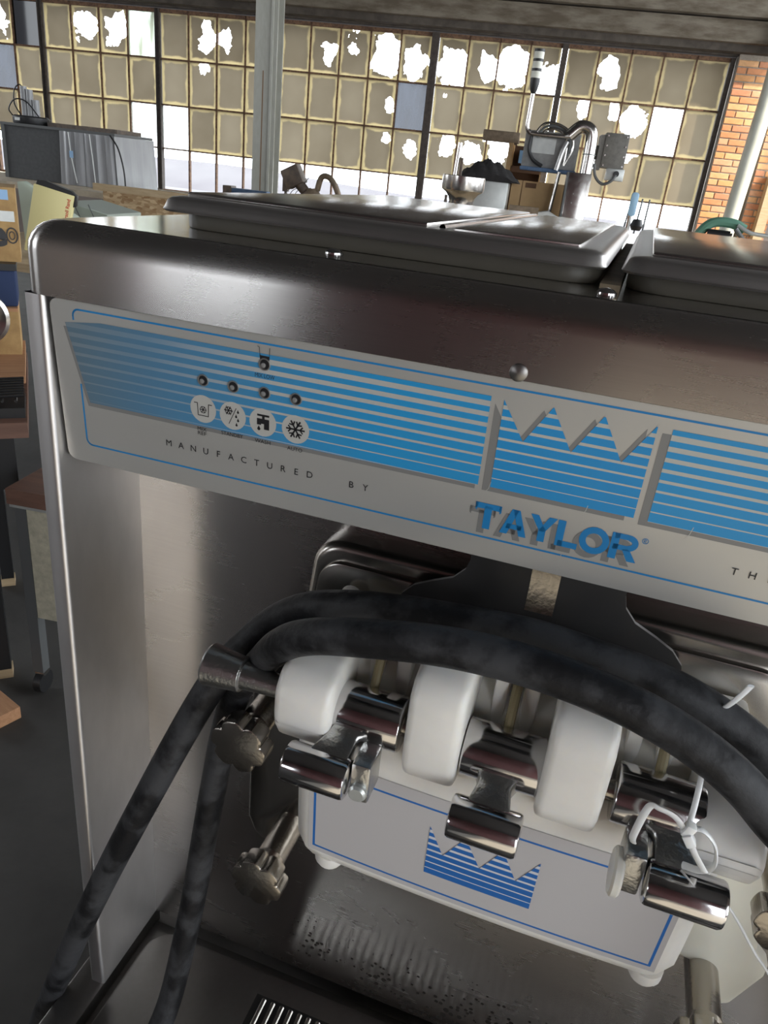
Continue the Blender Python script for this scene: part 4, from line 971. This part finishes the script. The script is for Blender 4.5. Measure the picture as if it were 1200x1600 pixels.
# metal fittings on the low bench by the windows
t = rthing('fittings_rack', 'blue painted metal rack of small parts on the window bench', 'rack', -2.72, 6.95, 1.16)
part('rail', t, 'blue_paint', 0, .36, 0, .1, .0, .085); part('rail', t, 'blue_paint', .36, .86, .02, .12, .0, .06)
part('bracket', t, 'dark_metal', -.05, .03, -.01, .11, 0, .10)
for i in range(5): part('clip', t, 'white_paint', .45+i*.08, .49+i*.08, .005, .02, .03, .05)
t = rthing('drill_head', 'brownish machine head with a square motor, tilted, by the windows', 'machine', -1.80, 6.5, 1.16)
part('base', t, 'dark_metal', -.15, .28, -.08, .15, 0, .035)
bm = bm_new(); lathe(bm, [(.085, 0), (.095, .04), (.07, .10), (.05, .14)], (.0, 0, .03), (-.15, 0, 1), 18); obj('body', bm, 'bronze_metal', t)
bm = bm_new(); lathe(bm, [(.05, 0), (.055, .05), (.04, .06), (.045, .16)], (-.03, 0, .10), (-.75, 0, .75), 14); obj('neck', bm, 'dark_metal', t)
bm = bm_new(); box(bm, -.075, .075, -.07, .07, -.075, .075, .006); bmesh.ops.transform(bm, matrix=Matrix.Translation((-.175, 0, .245)) @ Matrix.Rotation(R(-28), 4, 'Y'), verts=bm.verts); obj('motor', bm, 'dark_metal', t)
bm = bm_new(); tube(bm, [(.03, 0, .16), (.06, 0, .26), (.12, 0, .27), (.18, 0, .21), (.24, 0, .08), (.26, 0, .03)], .024, 10, 6); obj('bent_arm', bm, 'bronze_metal', t)
for k in range(3):
    bm = bm_new(); tube(bm, [(-.16+.04*k, -.02, .17), (-.22+.04*k, -.03, .13), (-.26+.05*k, -.03, .05)], .003, 6, 4); obj('wire', bm, 'leg_grey', t)
bm = bm_new(); tube(bm, [(-.08, -.02, .20), (-.02, -.02, .27), (.04, -.02, .28)], .003, 6, 4); obj('wire', bm, 'leg_grey', t)
t = rthing('switch_box', 'small dark box on a stem right of the steel column', 'switch', -2.08, 6.62, 1.16)
part('stem', t, 'dark_metal', -.01, .01, 0, .02, 0, .12); part('box', t, 'dark_metal', -.022, .022, -.02, .03, .12, .24)
# chrome flange pedestal
t = rthing('flange_pedestal', 'machined steel flange on a tube with a rod rising from it', 'flange', -.268, 3.05, .95)
bm = bm_new(); lathe(bm, [(.046, 0), (.046, .50), (.050, .515), (.062, .530), (.078, .540), (.080, .548), (.080, .588), (.076, .590)], (0, 0, 0), (0, 0, 1), 40); obj('flange', bm, 'machined', t)
bm = bm_new(); rod(bm, (-.035, 0, .585), (-.030, 0, .700), .0085, 14); obj('rod', bm, 'machined', t)
part('key', t, 'dark_metal', -.022, -.012, -.01, .01, .589, .650)
bm = bm_new(); rod(bm, (-.058, -.01, 0), (-.058, -.01, .52), .006, 10); obj('side_rod', bm, 'dark_metal', t)
# galvanised box, bag, cartons
t = rthing('metal_box', 'pale galvanised box under the black bag', 'box', -.46, 5.0, .95)
part('box', t, 'galvanised', 0, .295, 0, .4, 0, .585, bev=.006)
bm = bm_new(); n = 20; m_ = 10; rows = []
for j in range(m_+1):
    row = []
    for i in range(n+1):
        tt = i/n; x = -.06+.40*tt; hgt = .115*math.sin(math.pi*min(1, tt*1.02))**.8*(1.05-.35*abs(tt-.42)) + .012*math.sin(i*1.7+j)
        if i in (0, n): hgt = 0
        y = -.03+.36*j/m_; row.append(bm.verts.new((x, y, max(0, hgt)*math.sin(math.pi*(.12+.76*j/m_)))))
    rows.append(row)
for a, b in zip(rows, rows[1:]):
    for i in range(n): bm.faces.new((a[i], a[i+1], b[i+1], b[i]))
vs0 = [bm.verts.new((v.co.x, v.co.y, -.0)) for v in rows[0]]
for i in range(n): bm.faces.new((vs0[i], vs0[i+1], rows[0][i+1], rows[0][i]))
bg_ = tag(obj('cloth_bag', bm, 'black_cloth', None, 60), 'slumped black cloth bag lying on the galvanised box', 'bag'); bg_.location = room(-.44, 5.02, 1.535); bg_.rotation_euler = RZ
t = rthing('open_carton', 'tan cardboard carton under the control arm with a torn hole', 'box', -.158, 5.37, .95)
part('carton', t, 'cardboard', 0, .42, 0, .4, 0, .61); part('torn_hole', t, 'cardboard_in', .09, .16, -.004, .0, .57, .60); part('tape_seam', t, 'cardboard_in', .068, .072, -.003, 0, .0, .61)
t = rthing('upright_carton', 'tall dark-mouthed carton holding a pale blue unit behind the bag', 'box', -.20, 5.82, .95)
part('back', t, 'cardboard', 0, .22, .10, .11, 0, .83); part('side', t, 'cardboard', 0, .01, 0, .10, 0, .83); part('side', t, 'cardboard', .21, .22, 0, .10, 0, .83)
part('flap', t, 'cardboard', -.03, .0, -.02, .02, .66, .84); part('inside', t, 'cardboard_in', .01, .21, .09, .10, 0, .83); part('pale_unit', t, 'blue_light', .05, .18, -.01, .08, .72, .80); part('shelf', t, 'cardboard_in', .0, .22, 0, .1, .66, .70)
# operator arm: post, chute, elbow, panel, beacon
t = rthing('control_arm', 'steel control arm with panel back, coiled cables and stack beacon', 'control panel', .25, 5.45, .95)
part('post', t, 'machined', -.062, .075, -.30, -.16, 0, .685, bev=.004); part('post_side', t, 'leg_grey', -.072, -.062, -.30, -.10, 0, .685)
bm = bm_new(); tube(bm, [(.045, -.1, .66), (.045, -.1, .80), (.04, -.1, .90), (.015, -.1, .94), (-.04, -.1, .945), (-.10, -.1, .89)], .038, 18, 6); obj('elbow', bm, 'machined', t)
bm = bm_new(); lathe(bm, [(.041, 0), (.041, .006)], (.045, -.1, .795), (0, 0, 1), 20); obj('joint', bm, 'leg_grey', t)
bm = bm_new(); box(bm, -.37, -.02, -.0, .03, .695, .91, .008); obj('panel_back', bm, 'panel_grey', t)
bm = bm_new(); box(bm, -.375, -.015, -.05, .03, .672, .697, .008); obj('panel_rim', bm, 'blue_paint', t)
part('vent_plate', t, 'galvanised', -.32, -.17, -.008, 0, .78, .87)
bm = bm_new(); tube(bm, [(-.33, -.03, .885), (-.335, -.03, .80), (-.30, -.03, .74), (-.235, -.03, .705)], .012, 10, 6); obj('cable', bm, 'black_plastic', t)
for k, (w_, h_) in enumerate(((.13, .075), (.11, .06), (.09, .045))):
    bm = bm_new(); tube(bm, [(-.19-w_, -.04, .87), (-.19-w_*.6, -.04, .87+h_), (-.19, -.05, .88+h_), (-.19+w_*.7, -.05, .87+h_*.6), (-.19+w_, -.05, .83), (-.10, -.05, .72)], .008, 8, 6); obj('coiled_cable', bm, 'leg_grey' if k % 2 else 'machined', t)
bm = bm_new(); tube(bm, [(-.10, -.06, .86), (-.12, -.06, .80), (-.14, -.06, .69)], .016, 10, 6); obj('conduit', bm, 'chrome_dull', t)
bm = bm_new(); tube(bm, [(-.365, -.06, 1.12), (-.368, -.06, 1.0), (-.368, -.06, .925), (-.35, -.06, .895), (-.31, -.06, .885), (-.09, -.06, .885)], .0135, 12, 8); bp_ = obj('beacon_pole', bm, 'machined', t)
bm = bm_new(); lathe(bm, [(.013, 0), (.022, .02), (.029, .055), (.030, .085)], (-.365, -.06, 1.105), (0, 0, 1), 20); obj('beacon_base', bm, 'black_plastic', bp_)
for k in range(3):
    bm = bm_new(); lathe(bm, [(.031, 0), (.031, .037)], (-.365, -.06, 1.190+k*.052), (0, 0, 1), 20); obj('beacon_light', bm, 'tower_cream', bp_)
    bm = bm_new(); lathe(bm, [(.0315, 0), (.0315, .015)], (-.365, -.06, 1.227+k*.052), (0, 0, 1), 20); obj('beacon_ring', bm, 'black_plastic', bp_)
bm = bm_new(); rod(bm, (-.12, -.17, .68), (-.175, -.17, .012), .012, 10); obj('strut', bm, 'machined', t)
part('rear_box', t, 'box_grey', .13, .275, -.06, .14, .735, .935, bev=.004); part('rear_plate', t, 'box_grey', .10, .13, -.05, .14, .72, .92)
part('box_mount', t, 'box_grey', .07, .10, .0, .06, .78, .86)
part('junction_box', t, 'galvanised', .175, .285, -.07, .03, .665, .735, bev=.003)
bm = bm_new(); lathe(bm, [(.018, 0), (.018, .02)], (.235, -.07, .705), (0, -1, 0), 14); obj('plug', bm, 'black_plastic', t)
bm = bm_new(); tube(bm, [(.235, -.09, .70), (.21, -.09, .66), (.16, -.08, .64), (.11, -.07, .68), (.09, -.06, .75)], .009, 8, 6); obj('lead', bm, 'leg_grey', t)
for i in range(4):
    for x in (.145, .262):
        bm = bm_new(); lathe(bm, [(.005, 0), (.005, .004)], (x, -.06, .75+i*.056), (0, -1, 0), 8); obj('bolt', bm, 'machined', t)
t = rthing('metal_duct', 'short tan metal duct lying across behind the beacon pole', 'duct', -.45, 5.95, .95)
part('duct', t, 'bronze_metal', .02, .28, 0, .08, .845, .915, bev=.006); part('stand', t, 'dark_metal', .24, .27, .02, .06, 0, .845)
t = rthing('loose_fixture', 'pale sheet-metal wedge lying at the foot of the control arm', 'fixture', -.02, 5.0, .95)
bm = bm_new(); prism(bm, [(0, 0), (.24, 0), (.24, .40), (.12, .455), (0, .43)], 'y', 0, .1, .003, 1); obj('wedge', bm, 'galvanised', t)
part('dark_bracket', t, 'bronze_metal', -.12, .06, -.03, .06, .40, .465)
# blue handled brush on a wire stand
t = rthing('wire_stand', 'thin wire stand with a blue handled brush right of the post', 'stand', .50, 4.0, .95)
part('base', t, 'dark_metal', -.12, .12, -.08, .08, 0, .02)
for x, y in ((-.08, .03), (.04, .05), (-.02, -.02)):
    bm = bm_new(); rod(bm, (x, y, .0), (x*.7+.02, y, .58), .004, 8); obj('wire', bm, 'leg_grey', t)
bm = bm_new(); rod(bm, (-.04, -.05, 0), (-.035, -.05, .50), .006, 10); b2 = obj('brush_stem', bm, 'white_paint', t)
bm = bm_new(); prism(bm, rrect(-.052, -.018, .50, .605, .014, 5), 'y', -.06, -.04, .004, 2); obj('brush_handle', bm, 'handle_blue', t)
bm = bm_new(); lathe(bm, [(.02, 0), (.03, .02), (.02, .05)], (.0, -.05, .44), (0, 0, 1), 14); obj('knob', bm, 'black_plastic', t)
# green power tool
t = rthing('hose_reel_tool', 'green machine tool with a grey hose behind the right hopper lid', 'tool', .86, 3.85, .95)
part('pedestal', t, 'leg_grey', -.05, .13, .02, .12, 0, .42)
bm = bm_new(); tube(bm, [(-.09, 0, .42), (-.085, 0, .47), (-.04, 0, .515), (.04, 0, .520), (.10, 0, .50)], .022, 10, 6); obj('frame', bm, 'tool_green', t)
bm = bm_new(); prism(bm, [(-.09, .40), (.14, .40), (.14, .44), (-.08, .46)], 'y', -.03, .06, .006, 2); obj('housing', bm, 'tool_green', t)
bm = bm_new(); rod(bm, (-.06, -.02, .468), (.035, -.04, .468), .020, 16); m2_ = obj('motor', bm, 'black_plastic', t)
bm = bm_new(); lathe(bm, [(.012, 0), (.012, .01)], (.035, -.04, .468), (1, -.2, 0), 14); obj('shaft', bm, 'machined', m2_)
bm = bm_new(); tube(bm, [(.06, -.03, .515), (.12, -.04, .49), (.19, -.04, .485), (.25, -.04, .48), (.268, -.04, .44), (.262, -.04, .40), (.25, -.03, .2), (.2, 0, .05)], .009, 10, 6); obj('hose', bm, 'galvanised', t)
bm = bm_new(); rod(bm, (.05, -.05, .50), (.17, -.05, .39), .010, 10); obj('lever', bm, 'leg_grey', t)
